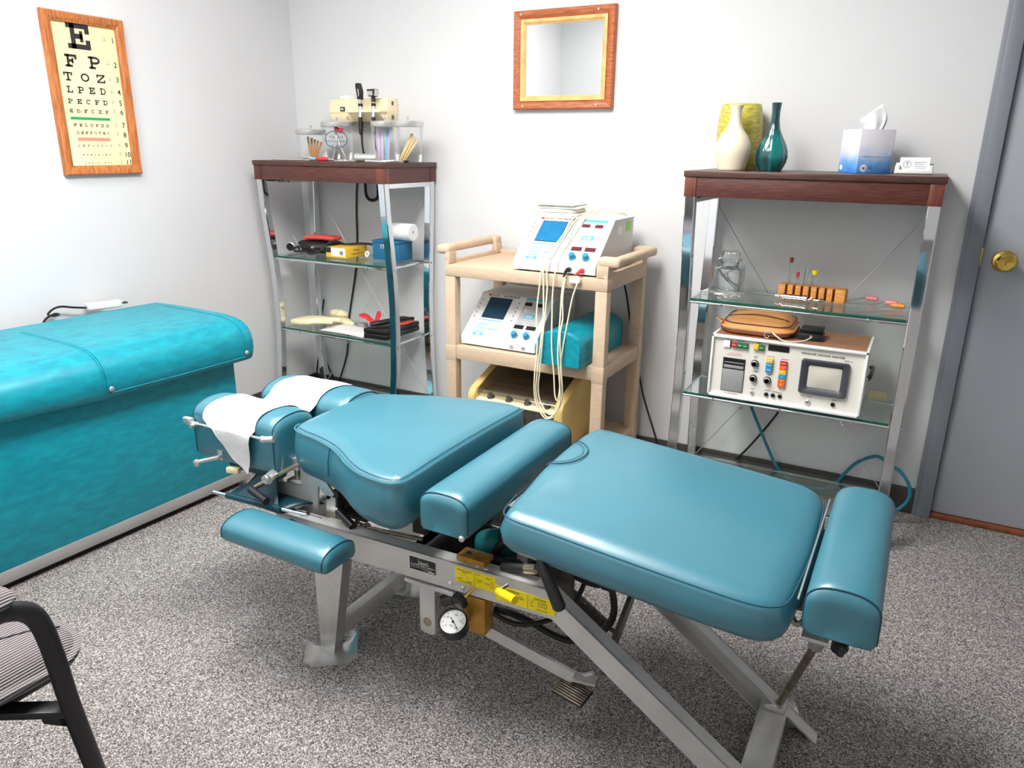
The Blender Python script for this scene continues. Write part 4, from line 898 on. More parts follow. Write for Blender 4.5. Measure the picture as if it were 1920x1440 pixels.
b = B(); b.cyl((-.712, 1.28, .390), (-.654, 1.28, .403), .0105, 14); b.cur = 1; b.cyl((-.654, 1.28, .403), (-.628, 1.28, .409), .0115, 14); b.lathe([(.006, 0), (.006, .004), (.003, .004), (0, .002)], 12, FY(-.626, 1.274, .409)); add('release_lever', b, ['rubber', 'steel_worn'], tb)
b = B(); b.bar((-.714, 1.38, .305), (-.712, 1.38, .47), .026, .006, (0, 1, 0)); b.box(-.727, -.701, 1.355, 1.386, .304, .310); b.cur = 1; b.bar((-.72, 1.46, .31), (-.66, 1.44, .5), .02, .01, (0, 1, 0)); b.box(-.69, -.62, 1.38, 1.46, .462, .478, .002); b.box(-.70, -.60, 1.36, 1.50, .49, .505); add('lift_arm', b, ['aluminium', 'steel_worn'], tb, smooth=0)
b = B(); b.box(-.615, -.575, 1.40, 1.43, .40, .42, .003); b.box(-.675, -.63, 1.40, 1.44, .425, .45, .003); b.box(-.55, -.50, 1.45, 1.48, .43, .455, .003); add('valve_body', b, 'brass_dirty', tb)
b = B(); b.cyl((-.560, 1.165, .530), (-.5545, 1.152, .520), .0045, 10); b.cyl((-.575, 1.20, .535), (-.559, 1.163, .530), .0045, 10); b.cur = 1; b.tube([(-.556, 1.153, .522), (-.551, 1.149, .512), (-.508, 1.142, .436), (-.5045, 1.141, .430)], [.008, .0115, .0135, .008], 16); add('long_handle', b, ['steel', 'black'], tb)
def helix(p, q, r, turns, wr):
    p, q = Vector(p), Vector(q); d = q-p; u = d.cross(Vector((0, 1, 0))).normalized(); w = d.normalized().cross(u); n = turns*10
    b = B(); b.tube([p+d*(i/n)+u*r*math.cos(2*PI*i/10)+w*r*math.sin(2*PI*i/10) for i in range(n+1)], wr, 5); return b
b = helix((-.672, 1.49, .252), (-.545, 1.50, .163), .0135, 34, .0021); add('coil_spring', b, 'steel_dark', tb)
b = B(); b.tube([(-.545, 1.50, .163), (-.515, 1.50, .150)], .006, 8); add('spring_hook', b, 'steel_dark', tb)
for P, r in (([(-.66, 1.42, .37), (-.60, 1.41, .338), (-.54, 1.415, .325), (-.512, 1.42, .337), (-.498, 1.42, .30), (-.495, 1.42, .26), (-.507, 1.42, .222), (-.54, 1.42, .18), (-.60, 1.42, .148), (-.65, 1.42, .148), (-.70, 1.41, .17), (-.74, 1.38, .20), (-.755, 1.33, .235)], .0085),
             ([(-.62, 1.44, .40), (-.56, 1.44, .36), (-.50, 1.45, .345), (-.42, 1.46, .37), (-.36, 1.46, .42)], .007), ([(-.76, 1.30, .25), (-.70, 1.32, .222), (-.64, 1.36, .225), (-.60, 1.42, .24), (-.585, 1.47, .30)], .006)):
    b = B(); b.tube(P, r, 8, 6); add('air_hose', b, 'rubber', tb)
b = B(); b.box(-.526, -.500, 1.408, 1.432, .318, .352, .005); b.cur = 1; b.lathe([(.006, 0), (.005, .003), (0, .004)], 12, FY(-.508, 1.408, .337)); add('hose_clamp', b, ['black', 'steel'], tb)
b = B(); b.bar((-.812, 1.30, .205), (-.545, 1.318, .135), .010, .030); b.cyl((-.535, 1.335, .130), (-.505, 1.335, .150), .006, 8); b.bar((-.56, 1.318, .135), (-.495, 1.33, .135), .03, .006); add('pedal_lever', b, 'aluminium', tb, smooth=0)
pc = [Vector(p) for p in ((-.572, 1.324, .120), (-.494, 1.312, .122), (-.500, 1.266, .110), (-.590, 1.291, .110))]
pxv = (pc[1]-pc[0]+pc[2]-pc[3]).normalized(); pyv = (pc[0]-pc[3]+pc[1]-pc[2]); pn = pxv.cross(pyv).normalized(); pyv = pn.cross(pxv); PM = frame(sum(pc, Vector())/4, pxv, pyv, pn)
b = B(); b.box(-.042, .042, -.026, .026, -.006, 0, .003, M=PM); b.cur = 1
for k in range(8): b.box(-.040, .040, -.0245+.0064*k, -.0245+.0064*k+.0036, -.001, .0032, .001, M=PM)
b.box(-.044, -.036, -.022, .022, -.012, -.003, .002, M=PM); add('foot_pedal', b, ['rubber', 'steel_worn'], tb, 'ridged dark foot pedal')
# foot bolster support
b = B(); b.cyl((-.128, 1.555, .062), (-.062, 1.405, .352), .0085, 12); b.cur = 1; b.box(-.158, -.112, 1.530, 1.572, .052, .066, .002); add('support_rod', b, ['steel_worn', 'steel'], tb, 'worn support rod')
b = B(); dd = Vector((.066, -.15, .29)).normalized(); p = Vector((-.066, 1.414, .335)); b.cyl(p, p+dd*.055, .0155, 16); b.bar((-.20, 1.385, .470), (-.055, 1.372, .448), .03, .007); b.box(-.09, -.04, 1.34, 1.40, .386, .396, .003); b.cyl((-.055, 1.385, .39), (-.045, 1.36, .492), .007, 10); add('bolster_bracket', b, 'steel', tb)
b = B(); b.tube([(-.105, 1.38, .44), (-.112, 1.36, .425), (-.10, 1.345, .415), (-.088, 1.35, .425)], .006, 8, 4); add('bracket_hook', b, 'steel_worn', tb)
b = B(); b.cyl((-.04, 1.33, .43), (-.032, 1.318, .425), .006, 10); b.lathe([(.008, -.006), (.019, 0), (.021, .008), (.017, .016), (0, .017)], 32, frame((-.026, 1.312, .424), (0, .8, .6), (.5, -.5, .7), (.8, -.5, -.2)), lobes=6, amp=.12); add('star_knob', b, 'black', tb)
b = B(); b.box(-.17, -.06, 1.27, 1.60, .492, .500); b.box(-.62, -.17, 1.30, 1.33, .50, .515); b.box(-.62, -.17, 1.50, 1.53, .50, .515); add('under_frame', b, 'steel_dark', tb, smooth=0)
b = B(); b.tube([(-.0945, 1.22, .545), (-.0935, 1.66, .545)], .002, 6); add('edge_trim', b, 'steel', tb)
for bx in ((-.62, -.57, 1.34, 1.36, .30, .50), (-.62, -.57, 1.48, 1.50, .30, .5), (-.80, -.77, 1.54, 1.56, .30, .52), (-1.0, -.96, 1.34, 1.36, .37, .50), (-1.0, -.96, 1.49, 1.51, .37, .50), (-1.60, -1.36, 1.33, 1.36, .483, .50), (-1.58, -1.33, 1.50, 1.53, .483, .505)):
    add('inner_bracket', B().box(*bx), 'steel_dark', tb, smooth=0)

# paper strip over the two head pads
def paper():
    b = B(); n = 8
    def arc(y0, y1, zs, z1, a0, a1, n):   # follows a pad: same superellipse, a little larger
        c, h = (y0+y1)/2, (y1-y0)/2+.003; o = []
        for i in range(n+1):
            a = math.radians(a0+(a1-a0)*i/n); ca, sa = math.cos(a), math.sin(a)
            o.append((c+h*math.copysign(abs(ca)**(2/2.2), ca), zs+(z1-zs+.0035)*abs(sa)**(2/2.2)))
        return o
    prof = arc(1.440, 1.602, .585, .636, 4, 158, 12)+[(1.427, .598), (1.416, .592), (1.405, .596)]+arc(1.248, 1.392, .586, .629, 22, 178, 12)
    fl_ = [(1.231, .579, -1.570, -1.417), (1.230, .572, -1.558, -1.419), (1.2305, .555, -1.545, -1.424), (1.234, .53, -1.522, -1.428), (1.236, .51, -1.508, -1.432), (1.237, .495, -1.492, -1.436), (1.2375, .482, -1.468, -1.440), (1.237, .466, -1.451, -1.443)]
    rows = []; k = len(prof)
    for y, z in prof: sh = (y-1.25)*.13; rows.append((y, z, -1.604+sh*1.55, -1.414+sh*1.1))
    rows += fl_
    rnd = random.Random(3); vs = []
    for i, (y, z, xa, xb) in enumerate(rows):
        ja = rnd.uniform(-.004, .004) if i >= k else 0; jb = 0
        for j in range(n+1):
            u = j/n; vs.append((xa+ja+(xb-xa-ja)*u, y-.0012*math.sin(u*9+i), z+.0012*math.sin(u*7+i*.8)))
    fs = [(i*(n+1)+j, (i+1)*(n+1)+j, (i+1)*(n+1)+j+1, i*(n+1)+j+1) for i in range(len(rows)-1) for j in range(n)]
    b.raw(vs, fs); return b
pa = solo('headrest_paper', paper(), 'paper', 'white paper strip with a torn end draped over the teal head pads', 'paper', smooth=80)

# ------------------------------------------------------------ wall diagnostic set above the corner shelf
wd = thing('diagnostic_wall_station', 'cream diagnostic instrument station mounted on the wall above the jars', 'wall station', (-2.35, YB, 1.385))
b = B(); b.prism([(-2.522, 1.487), (-2.522, 1.430), (-2.515, 1.386), (-2.192, 1.386), (-2.186, 1.43), (-2.186, 1.487)], 0, .082, MZ(YB-.001), .006); add('body', b, 'cream', wd)
b = B(); b.box(-2.381, -2.186, 2.790, 2.846, 1.424, 1.438, .003); b.prism([(2.795, 1.424), (2.846, 1.424), (2.846, 1.392), (2.835, 1.388)], -2.372, -2.195, MXc); add('instrument_tray', b, 'cream', wd)
add('top_cap', B().box(-2.465, -2.410, 2.85, 2.90, 1.486, 1.501, .005), 'white', wd)
b = B(); b.box(-2.456, -2.428, 2.8405, 2.843, 1.432, 1.452, .001); b.cur = 1; b.box(-2.450, -2.445, 2.8395, 2.841, 1.438, 1.447); b.box(-2.440, -2.436, 2.8395, 2.841, 1.438, 1.447); add('switch', b, ['black', 'white'], wd)
b = B(); b.box(-2.522, -2.386, 2.8405, 2.843, 1.4255, 1.4275); add('seam_line', b, 'cream_dark', wd)
b = B(); b.text('No.', .006, FY(-2.415, 2.8415, 1.405)); b.text('74710', .006, FY(-2.415, 2.8415, 1.397)); add('lettering', b, 'ink', wd)
b = B(); b.box(-2.1865, -2.182, 2.875, 2.885, 1.458, 1.474, .001); add('side_latch', b, 'grey_dark', wd); b = B(); b.box(-2.1865, -2.182, 2.875, 2.885, 1.398, 1.416, .001); add('side_latch', b, 'grey_dark', wd)
def handle(name, label, x, top):
    t = thing(name, label, 'diagnostic instrument', (x, 2.80, 1.25))
    b = B(); b.cyl((x, 2.800, 1.452), (x+.001, 2.798, 1.440), .0095, 14); b.cyl((x+.001, 2.798, 1.440), (x+.004, 2.79, 1.403), .0085, 14); add('collar', b, 'steel', t)
    b = B(); b.cyl((x, 2.80, 1.462), (x, 2.80, 1.450), .0105, 14); add('ring', b, 'black', t); b = B(); b.tube([(x+.004, 2.79, 1.404), (x+.006, 2.788, 1.36), (x+.007, 2.787, 1.335), (x+.009, 2.786, 1.328)], [.0088, .0095, .009, .005], 14); add('grip', b, 'black', t)
    if top == 'scope':
        b = B(); b.prism([(x-.011, 1.480), (x-.013, 1.528), (x-.020, 1.543), (x-.012, 1.548), (x+.002, 1.547), (x+.012, 1.515), (x+.010, 1.478)], 0, .022, MZ(2.812), .003); add('head', b, 'black', t)
        b = B(); b.cyl((x, 2.80, 1.479), (x, 2.80, 1.462), .0085, 14); b.tube([(x-.001, 2.787, 1.522), (x+.003, 2.787, 1.505), (x+.001, 2.787, 1.492)], .0022, 6); add('neck', b, 'steel', t)
    else:
        b = B(); b.prism([(x-.018, 1.490), (x-.026, 1.520), (x+.020, 1.521), (x+.017, 1.489)], 0, .03, MZ(2.815), .003); add('head', b, 'black', t)
        b = B(); b.prism([(x-.016, 1.494), (x-.021, 1.512), (x+.008, 1.512), (x+.009, 1.494)], 0, .0015, MZ(2.785)); b.prism([(x+.0185, 1.492), (x+.0215, 1.518), (x+.0195, 1.519), (x+.0165, 1.492)], 0, .028, MZ(2.814)); add('viewing_window', b, 'steel', t)
        b = B(); b.cyl((x, 2.80, 1.489), (x, 2.80, 1.468), .0095, 14); add('neck', b, 'rubber', t)
    b = B(); b.tube([(x+.009, 2.786, 1.328), (x+.013, 2.785, 1.28), (x+.016, 2.80, 1.24), (x+.02, 2.83, 1.2225), (x+.03, 2.86, 1.222)], .0028, 8, 5); add('cord', b, 'black', t)
    return t
handle('ophthalmoscope', 'black slim headed diagnostic scope hanging left on the cream wall station', -2.302, 'scope')
handle('otoscope', 'black square headed diagnostic scope with silver window on the cream wall station', -2.228, 'oto')
b = B(); b.tube([(-2.352, 2.86, 1.388), (-2.352, 2.86, 1.36), (-2.352, 2.86, 1.335), (-2.353, 2.862, 1.29), (-2.353, 2.87, 1.24), (-2.353, 2.885, 1.2185)], [.011, .010, .006, .0045, .0045, .0045], 10); b.tube([(-2.353, 2.885, 1.2185), (-2.36, 2.917, 1.217), (-2.40, 2.9185, 1.21), (-2.44, 2.919, 1.12), (-2.455, 2.919, 1.0), (-2.46, 2.918, .83), (-2.475, 2.918, .70), (-2.54, 2.918, .43), (-2.567, 2.918, .24), (-2.63, 2.908, .07), (-2.66, 2.905, .006)], .0045, 8, 6)
solo('power_cord', b, 'black', 'black power cord dropping from the cream wall station behind the corner shelf', 'cord')
b = B(); P = [(-2.380, 2.900, 1.19), (-2.378, 2.900, 1.11), (-2.375, 2.900, 1.06), (-2.36, 2.90, 1.04), (-2.335, 2.90, 1.035), (-2.31, 2.90, 1.045), (-2.303, 2.90, 1.07), (-2.303, 2.90, 1.12), (-2.304, 2.90, 1.19)]
Q = catmull([Vector(p) for p in P], 12); b.tube(Q, [.0065 if i % 2 else .0078 for i in range(len(Q))], 10); solo('coiled_cord', b, 'rubber', 'black coiled cord looping below the dark top of the corner shelf', 'cord')
b = B(); b.tube([(-2.755, 2.90, .55), (-2.735, 2.903, .44), (-2.728, 2.905, .32), (-2.70, 2.905, .18), (-2.66, 2.905, .10), (-2.64, 2.905, .05), (-2.62, 2.9, .006)], .0042, 8, 6); solo('power_cord', b, 'black', 'short black power cord hanging behind the rear left leg of the corner shelf', 'cord')
b = B(); b.tube([(-2.69, 2.905, .52), (-2.71, 2.905, .44), (-2.725, 2.903, .36), (-2.735, 2.902, .28), (-2.765, 2.90, .14), (-2.78, 2.895, .05), (-2.785, 2.89, .006)], .0042, 8, 6); solo('power_cord', b, 'black', 'black power cord bending toward the room corner near the skirting', 'cord')
# folded cyan pad on the floor shelf
pdl = solo('folded_pad', B().box(-2.16, -2.03, 2.70, 2.83, .0925, .112, .008), 'pad_cyan', 'pale cyan folded pad on the bottom glass of the corner shelf', 'pad')

# jars on the corner shelf
ZT = 1.2157
def jar(cx, cy, r, h, label, group='lidded specimen jars'):
    t = thing('lidded_jar', label, 'jar', (cx, cy, ZT), group)
    b = B(); b.lathe([(r-.001, ZT+h-.016), (r, ZT+h-.02), (r, ZT+.006), (r-.004, ZT), (0, ZT)], 36, cx=cx, cy=cy); add('glass_body', b, 'glass', t)
    b = B(); b.lathe([(0, ZT+h-.017), (r+.001, ZT+h-.017), (r+.0025, ZT+h-.014), (r+.0025, ZT+h+.003), (r-.002, ZT+h+.006), (0, ZT+h+.010)], 36, cx=cx, cy=cy); b.lathe([(.003, ZT+h+.008), (.003, ZT+h+.016), (.0055, ZT+h+.019), (.0055, ZT+h+.023), (0, ZT+h+.025)], 12, cx=cx, cy=cy); add('steel_lid', b, 'steel', t)
    return t
jar(-2.552, 2.742, .066, .130, 'shortest steel lidded glass jar holding brown wooden sticks')
j2 = jar(-2.394, 2.742, .069, .163, 'steel lidded glass jar with a blue oval printed label')
jar(-2.128, 2.748, .062, .163, 'steel lidded glass jar holding lilac and blue sleeves')
jar(-1.998, 2.735, .064, .163, 'rightmost steel lidded glass jar holding three pale sticks')
b = B(); R0 = .0694
def onjar(u, v, d=0): a = -.97+u/R0; return (-2.394+(R0+d)*math.cos(a), 2.742+(R0+d)*math.sin(a), ZT+.092+v)
P = [onjar(.052*math.cos(2*PI*i/40), .036*math.sin(2*PI*i/40)) for i in range(40)]; b.tube(P, .0016, 5, closed=True)
for row, (s_, v0, sz) in enumerate((('TONGUE', .004, .014), ('DEPRESSORS', -.012, .0125))):
    n = len(s_); 
    for i, c_ in enumerate(s_):
        u = (i-(n-1)/2)*sz*.78; p = onjar(u, v0, .0006); a = -.97+u/R0; b.text(c_, sz, frame(p, (-math.sin(a), math.cos(a), 0), (0, 0, 1), (math.cos(a), math.sin(a), 0)))
for u in (-.018, .004, .018): b.raw([onjar(u-.004, -.0285, .0005), onjar(u+.004, -.0285, .0005), onjar(u, -.022, .0005)], [(0, 1, 2)])
add('blue_print', b, 'navy', j2)
def stick(p, q, w, mat, label, group):
    b = B(); b.bar(p, q, w, .0017, (0, -1, .2), bev=.0006); return solo('wooden_stick' if 'stick' in mat or mat == 'depressor' else 'sleeve', b, mat, label, 'stick', group)
for i, (dx, tx) in enumerate(((-.012, -.030), (-.006, -.012), (.0, .004), (.004, .020), (.008, .036))):
    stick((-2.545+dx, 2.735+.004*i, ZT+.006), (-2.545+tx, 2.745+.004*i, ZT+.105-.006*i), .013, 'depressor', 'brown wooden tongue depressor inside the shortest jar', 'brown sticks in the shortest jar')
for i, (dx, tx, mt) in enumerate(((-.050, .012, 'stick_light'), (-.040, .020, 'stick_light'), (-.035, .030, 'stick_light'))):
    stick((-1.998+dx*.9, 2.73+.006*i, ZT+.006), (-1.998+tx, 2.75+.004*i, ZT+.118-.014*i), .014-.002*i, mt, 'pale wooden stick leaning inside the rightmost jar', 'pale sticks in the rightmost jar')
for i, (dx, tx, mt, w) in enumerate(((-.026, -.030, 'stick_lilac', .020), (-.008, -.010, 'stick_lilac', .014), (.010, .016, 'stick_blue', .012), (.020, .022, 'stick_lilac', .010))):
    b = B(); b.bar((-2.135+dx, 2.735+.003*i, ZT+.006), (-2.135+tx, 2.742+.003*i, ZT+.138), w, .002, (0, -1, .1), bev=.0006); solo('paper_sleeve', b, mt, 'lilac or blue paper sleeve inside the second jar from the right', 'sleeve', 'sleeves in the second jar from the right')
for i, (x0, x1, x2) in enumerate(((-2.425, -2.402, -2.412), (-2.350, -2.385, -2.408))):
    b = B(); b.tube([(x0, 2.735+.008*i, ZT+.008), (x1, 2.742, ZT+.075), (x2, 2.745, ZT+.138)], [.0035, .0042, .003], 8, 5); solo('forceps_arm', b, 'steel', 'steel forceps arm inside the jar with the blue oval label', 'forceps', 'forceps in the blue label jar')
b = B(); b.tube([(-2.385, 2.72, ZT+.14), (-2.37, 2.715, ZT+.135), (-2.35, 2.715, ZT+.128), (-2.345, 2.72, ZT+.138)], [.007, .010, .009, .006], 8, 4); solo('rubber_bulb', b, 'red', 'red rubber piece under the lid of the blue label jar', 'rubber piece')
# instruments along the front of the dark top
def rod(pts, r, mat, name, label, cat, group=None, sm=4): b = B(); b.tube(pts, r, 8, sm); return solo(name, b, mat, label, cat, group)
zt_ = ZT+.004
IG = 'loose steel instruments on the corner shelf top'
rod([(-2.665, 2.60, zt_), (-2.62, 2.592, zt_+.001), (-2.60, 2.59, zt_+.003), (-2.56, 2.585, zt_), (-2.47, 2.58, zt_)], [.002, .0025, .0042, .003, .003], 'steel', 'dental_probe', 'thin steel probe at the left end of the corner shelf top', 'instrument')
rod([(-2.62, 2.565, zt_), (-2.56, 2.56, zt_), (-2.555, 2.56, zt_), (-2.44, 2.556, zt_+.001), (-2.40, 2.556, zt_)], [.0022, .004, .0022, .0028, .004], 'steel', 'dental_probe', 'second thin steel probe nearest the front edge left of the red handle', 'instrument')
rod([(-2.52, 2.64, zt_+.004), (-2.50, 2.635, zt_+.006), (-2.47, 2.63, zt_+.008), (-2.43, 2.625, zt_+.004)], [.003, .007, .010, .006], 'steel', 'reflex_tip', 'chunky steel piece in front of the shortest jar', 'instrument')
t = thing('screwdriver', 'screwdriver with red and pale blue handle on the dark shelf top', 'screwdriver', (-2.36, 2.57, ZT))
b = B(); b.tube([(-2.375, 2.575, zt_+.006), (-2.36, 2.573, zt_+.0065), (-2.325, 2.57, zt_+.0065), (-2.308, 2.569, zt_+.006), (-2.30, 2.568, zt_+.006)], [.006, .009, .0095, .008, .004], 12); add('red_handle', b, 'red', t, 'red handle end')
b = B(); b.tube([(-2.415, 2.579, zt_+.004), (-2.40, 2.578, zt_+.0055), (-2.375, 2.575, zt_+.006)], [.0045, .0075, .0065], 12); add('blue_ferrule', b, 'stick_blue', t, 'pale blue ferrule')
b = B(); b.cyl((-2.30, 2.568, zt_+.006), (-2.265, 2.565, zt_+.003), .0035, 8); add('shaft', b, 'steel', t)
rod([(-2.28, 2.60, zt_), (-2.24, 2.60, zt_+.002), (-2.225, 2.60, zt_+.001), (-2.18, 2.60, zt_)], [.0025, .005, .003, .0025], 'steel', 'tuning_fork', 'slender steel fork between the red handle and the steel cylinder', 'instrument')
rod([(-2.255, 2.555, zt_), (-2.225, 2.553, zt_), (-2.215, 2.553, zt_), (-2.18, 2.552, zt_)], [.0025, .0038, .0025, .0025], 'steel', 'steel_pin', 'short steel pin at the front edge left of the steel cylinder', 'instrument')
t = thing('steel_cylinder', 'thick knurled steel cylinder lying on the corner shelf top', 'instrument', (-2.10, 2.60, ZT))
b = B(); b.lathe([(.0165, 0), (.0185, .002), (.0185, .010), (.0165, .012), (.0165, .09), (.015, .094), (0, .094)], 24, frame((-2.150, 2.570, ZT+.019), (0, 0, 1), (.26, -.96, 0), (.96, .26, 0))); add('barrel', b, 'steel', t)
b = B(); b.lathe([(.0165, -.0005), (.014, -.0015), (0, -.002)], 24, frame((-2.150, 2.570, ZT+.019), (0, 0, 1), (.26, -.96, 0), (.96, .26, 0))); add('end_cap', b, 'white_dull', t, 'pale end cap')
rod([(-2.085, 2.552, zt_+.001), (-2.06, 2.553, zt_+.002), (-2.03, 2.556, zt_+.001), (-1.99, 2.56, zt_)], [.0055, .0058, .0045, .003], 'steel', 'penlight', 'short fat steel penlight at the front edge right of the cylinder', 'instrument')
rod([(-2.06, 2.60, zt_), (-2.02, 2.62, zt_+.002), (-2.0, 2.63, zt_+.004), (-1.985, 2.66, zt_)], [.003, .005, .004, .003], 'steel', 'dental_probe', 'curved steel probe behind the short steel penlight', 'instrument')
t = thing('percussion_hammer', 'steel percussion hammer with black tip near the right front corner of the dark top', 'hammer', (-2.0, 2.66, ZT))
b = B(); b.cyl((-2.04, 2.64, zt_), (-1.985, 2.70, zt_), .0028, 8); add('handle', b, 'steel', t)
b = B(); b.cyl((-1.989, 2.685, zt_+.001), (-1.980, 2.705, zt_+.001), .005, 10); add('tip', b, 'black', t, 'black rubber tip')

# middle glass of the corner shelf
ZM = .7875
t = thing('blood_pressure_cuff', 'rolled black cuff with tubes on the middle glass of the corner shelf', 'cuff', (-2.53, 2.75, ZM))
b = B(); b.cushion(rrect(-2.668, -2.442, 2.715, 2.80, .02, 4, 5), lambda x, y: ZM+.050, .048, .014, .006, .006, .006); add('cuff', b, 'black_leather', t)
for i, P in enumerate(([(-2.60, 2.70, ZM+.02), (-2.56, 2.675, ZM+.008), (-2.52, 2.668, ZM+.008), (-2.47, 2.685, ZM+.03), (-2.44, 2.70, ZM+.062), (-2.42, 2.73, ZM+.064), (-2.40, 2.76, ZM+.05), (-2.34, 2.78, ZM+.055), (-2.26, 2.775, ZM+.058), (-2.22, 2.775, ZM+.05)], [(-2.60, 2.69, ZM+.012), (-2.64, 2.68, ZM+.008), (-2.66, 2.69, ZM+.02), (-2.62, 2.70, ZM+.03), (-2.56, 2.70, ZM+.022), (-2.49, 2.70, ZM+.012)])):
    b = B(); b.tube(P, .0055, 8, 5); add('tube', b, 'rubber', t)
b = B(); b.lathe([(.006, 0), (.006, .003), (.0035, .004), (.0035, .012), (.006, .013), (0, .014)], 12, FY(-2.555, 2.712, ZM+.03)); add('fitting', b, 'steel', t)
t = thing('dial_gauge', 'round black dial gauge with steel rim left of the rolled black cuff', 'gauge', (-2.695, 2.70, ZM))
GD = frame((-2.690, 2.695, ZM+.024), (.92, .38, 0), (0, 0, 1), (.38, -.92, 0)); b = B(); b.lathe([(.020, -.02), (.0225, -.016), (.0225, 0), (.019, .002), (.019, -.001)], 24, GD); add('rim', b, 'steel', t)
b = B(); b.lathe([(.019, -.001), (0, -.0005)], 24, GD); add('dial', b, 'black', t)
for i, (p, q) in enumerate((((-2.700, 2.735, ZM+.062), (-2.61, 2.690, ZM+.012)), ((-2.690, 2.745, ZM+.050), (-2.625, 2.700, ZM+.026)), ((-2.688, 2.728, ZM+.066), (-2.64, 2.698, ZM+.036)))):
    b = B(); b.cyl(p, q, .0032, 8); b.cyl(p, Vector(p)+Vector((-.012, .006, .006)), .0048, 8); solo('steel_valve', b, 'steel', 'slanting steel rod in front of the rolled black cuff', 'rod', 'steel rods by the black cuff')
t = solo('red_pouch', B().cushion(rrect(-2.624, -2.440, 2.718, 2.79, .012, 4, 5), lambda x, y: ZM+.079+.004*math.sin(16*(x+2.6)), .015, .006, .003, .004, .003), 'red_pouch', 'flat coral red pouch on top of the rolled black cuff', 'pouch')
t = thing('bulb_boxes', 'yellow and white carton on the middle glass of the corner shelf', 'carton', (-2.37, 2.73, ZM))
t.name = 'small_carton'; WM['small_carton'] = Vector((-2.37, 2.73, ZM))
add('carton', B().box(-2.432, -2.312, 2.660, 2.812, ZM, ZM+.046, .001), 'box_yellow', t)
b = B(); b.box(-2.400, -2.318, 2.6588, 2.6602, ZM+.008, ZM+.045); b.cur = 1; b.box(-2.431, -2.401, 2.6588, 2.6602, ZM+.022, ZM+.0455)
for k in range(9): b.box(-2.348+.0023*k, -2.3468+.0023*k, 2.6584, 2.659, ZM+.014, ZM+.032)
add('end_label', b, ['white', 'ink'], t, 'white end label')
b = B(); b.text('35 Slides', .012, FX(-2.3115, 2.735, ZM+.028)); b.text('Transparency Mounts', .009, FX(-2.3115, 2.735, ZM+.014)); add('lettering', b, 'ink', t)
t = thing('file_box', 'blue metal box with a small latch behind the front leg of the corner shelf', 'box', (-2.13, 2.77, ZM))
add('box', B().box(-2.205, -2.056, 2.720, 2.822, ZM, ZM+.074, .002), 'box_blue', t); add('lid', B().box(-2.2065, -2.0545, 2.7185, 2.8235, ZM+.0745, ZM+.088, .003), 'box_blue', t)
b = B(); b.box(-2.158, -2.136, 2.7165, 2.7205, ZM+.052, ZM+.070, .001); b.cur = 1; b.box(-2.152, -2.142, 2.7155, 2.7175, ZM+.056, ZM+.066, .001); add('latch', b, ['steel', 'steel_worn'], t)
t = thing('paper_roll', 'white paper roll lying on top of the blue metal box', 'paper roll', (-2.06, 2.77, ZM+.088))
b = B(); b.lathe([(.008, 0), (.036, 0), (.0385, .002), (.0385, .118), (.036, .12), (.008, .12), (.008, 0)], 28, frame((-2.128, 2.768, ZM+.0885+.0385), (0, 1, 0), (0, 0, 1), (1, 0, 0))); add('roll', b, 'white', t)
b = B(); b.tube([(-2.225, 2.70, ZM+.012), (-2.212, 2.70, ZM+.024), (-2.218, 2.70, ZM+.034), (-2.23, 2.70, ZM+.026)], .004, 8, 4, closed=True); solo('white_ring', b, 'white', 'small white ring standing between the carton and the blue box', 'ring')

# lower glass of the corner shelf
ZL = .4415
def lump(name, pts, rad, flat, mat, label, cat, group=None): 
    b = B(); b.tube(pts, rad, 12, 4, flat=flat); return solo(name, b, mat, label, cat, group, 60)
def glove(out, z, th, dome, label, slope=0):
    b = B(); b.cushion(spline2(out, 4), lambda x, y: z+slope*(x+2.6), th, .006, dome, .004, .002); return solo('latex_glove', b, 'glove', label, 'glove', None, 60)
glove([(-2.672, 2.645), (-2.64, 2.622), (-2.59, 2.612), (-2.54, 2.622), (-2.515, 2.645), (-2.45, 2.66), (-2.43, 2.672), (-2.45, 2.684), (-2.50, 2.688), (-2.44, 2.712), (-2.425, 2.724), (-2.445, 2.734), (-2.52, 2.722), (-2.56, 2.745), (-2.61, 2.735), (-2.655, 2.695)], ZL+.0285, .020, .012, 'cream latex glove lying flat at the left end of the lower glass', .08)
glove([(-2.575, 2.79), (-2.54, 2.755), (-2.50, 2.75), (-2.46, 2.758), (-2.395, 2.752), (-2.375, 2.765), (-2.40, 2.782), (-2.45, 2.785), (-2.43, 2.80), (-2.45, 2.815), (-2.50, 2.808), (-2.54, 2.815)], ZL+.018, .016, .010, 'second cream latex glove with fingers toward the grey clip')
glove([(-2.555, 2.80), (-2.535, 2.782), (-2.505, 2.785), (-2.49, 2.775), (-2.465, 2.79), (-2.445, 2.787), (-2.45, 2.81), (-2.475, 2.812), (-2.49, 2.825), (-2.52, 2.815)], ZL+.052, .020, .010, 'crumpled cream latex glove on top at the back of the lower glass')
b = B(); b.box(-2.345, -2.305, 2.75, 2.785, ZL+.001, ZL+.022, .004); solo('grey_clip', b, 'grey_mid', 'small grey clip between the cream gloves and the red lobes', 'clip')
for i in range(2):
    b = B(); b.grid(lambda u, v: (-2.46+.27*u-.02*v+.02*i, 2.61+.16*v-.01*u+.008*i, ZL+.0015+.003*i+.004*math.sin(PI*u)*(1-v)), 10, 4); o = solo('paper_sheet', b, 'white', ['lower white paper sheet under the black case', 'upper curved white paper sheet beside the black case'][i], 'paper', smooth=80); sd = o.modifiers.new('thickness', 'SOLIDIFY'); sd.thickness = .0006
t = thing('red_goniometer', 'bright red two lobed paddle standing behind the black case', 'paddle', (-2.24, 2.74, ZL))
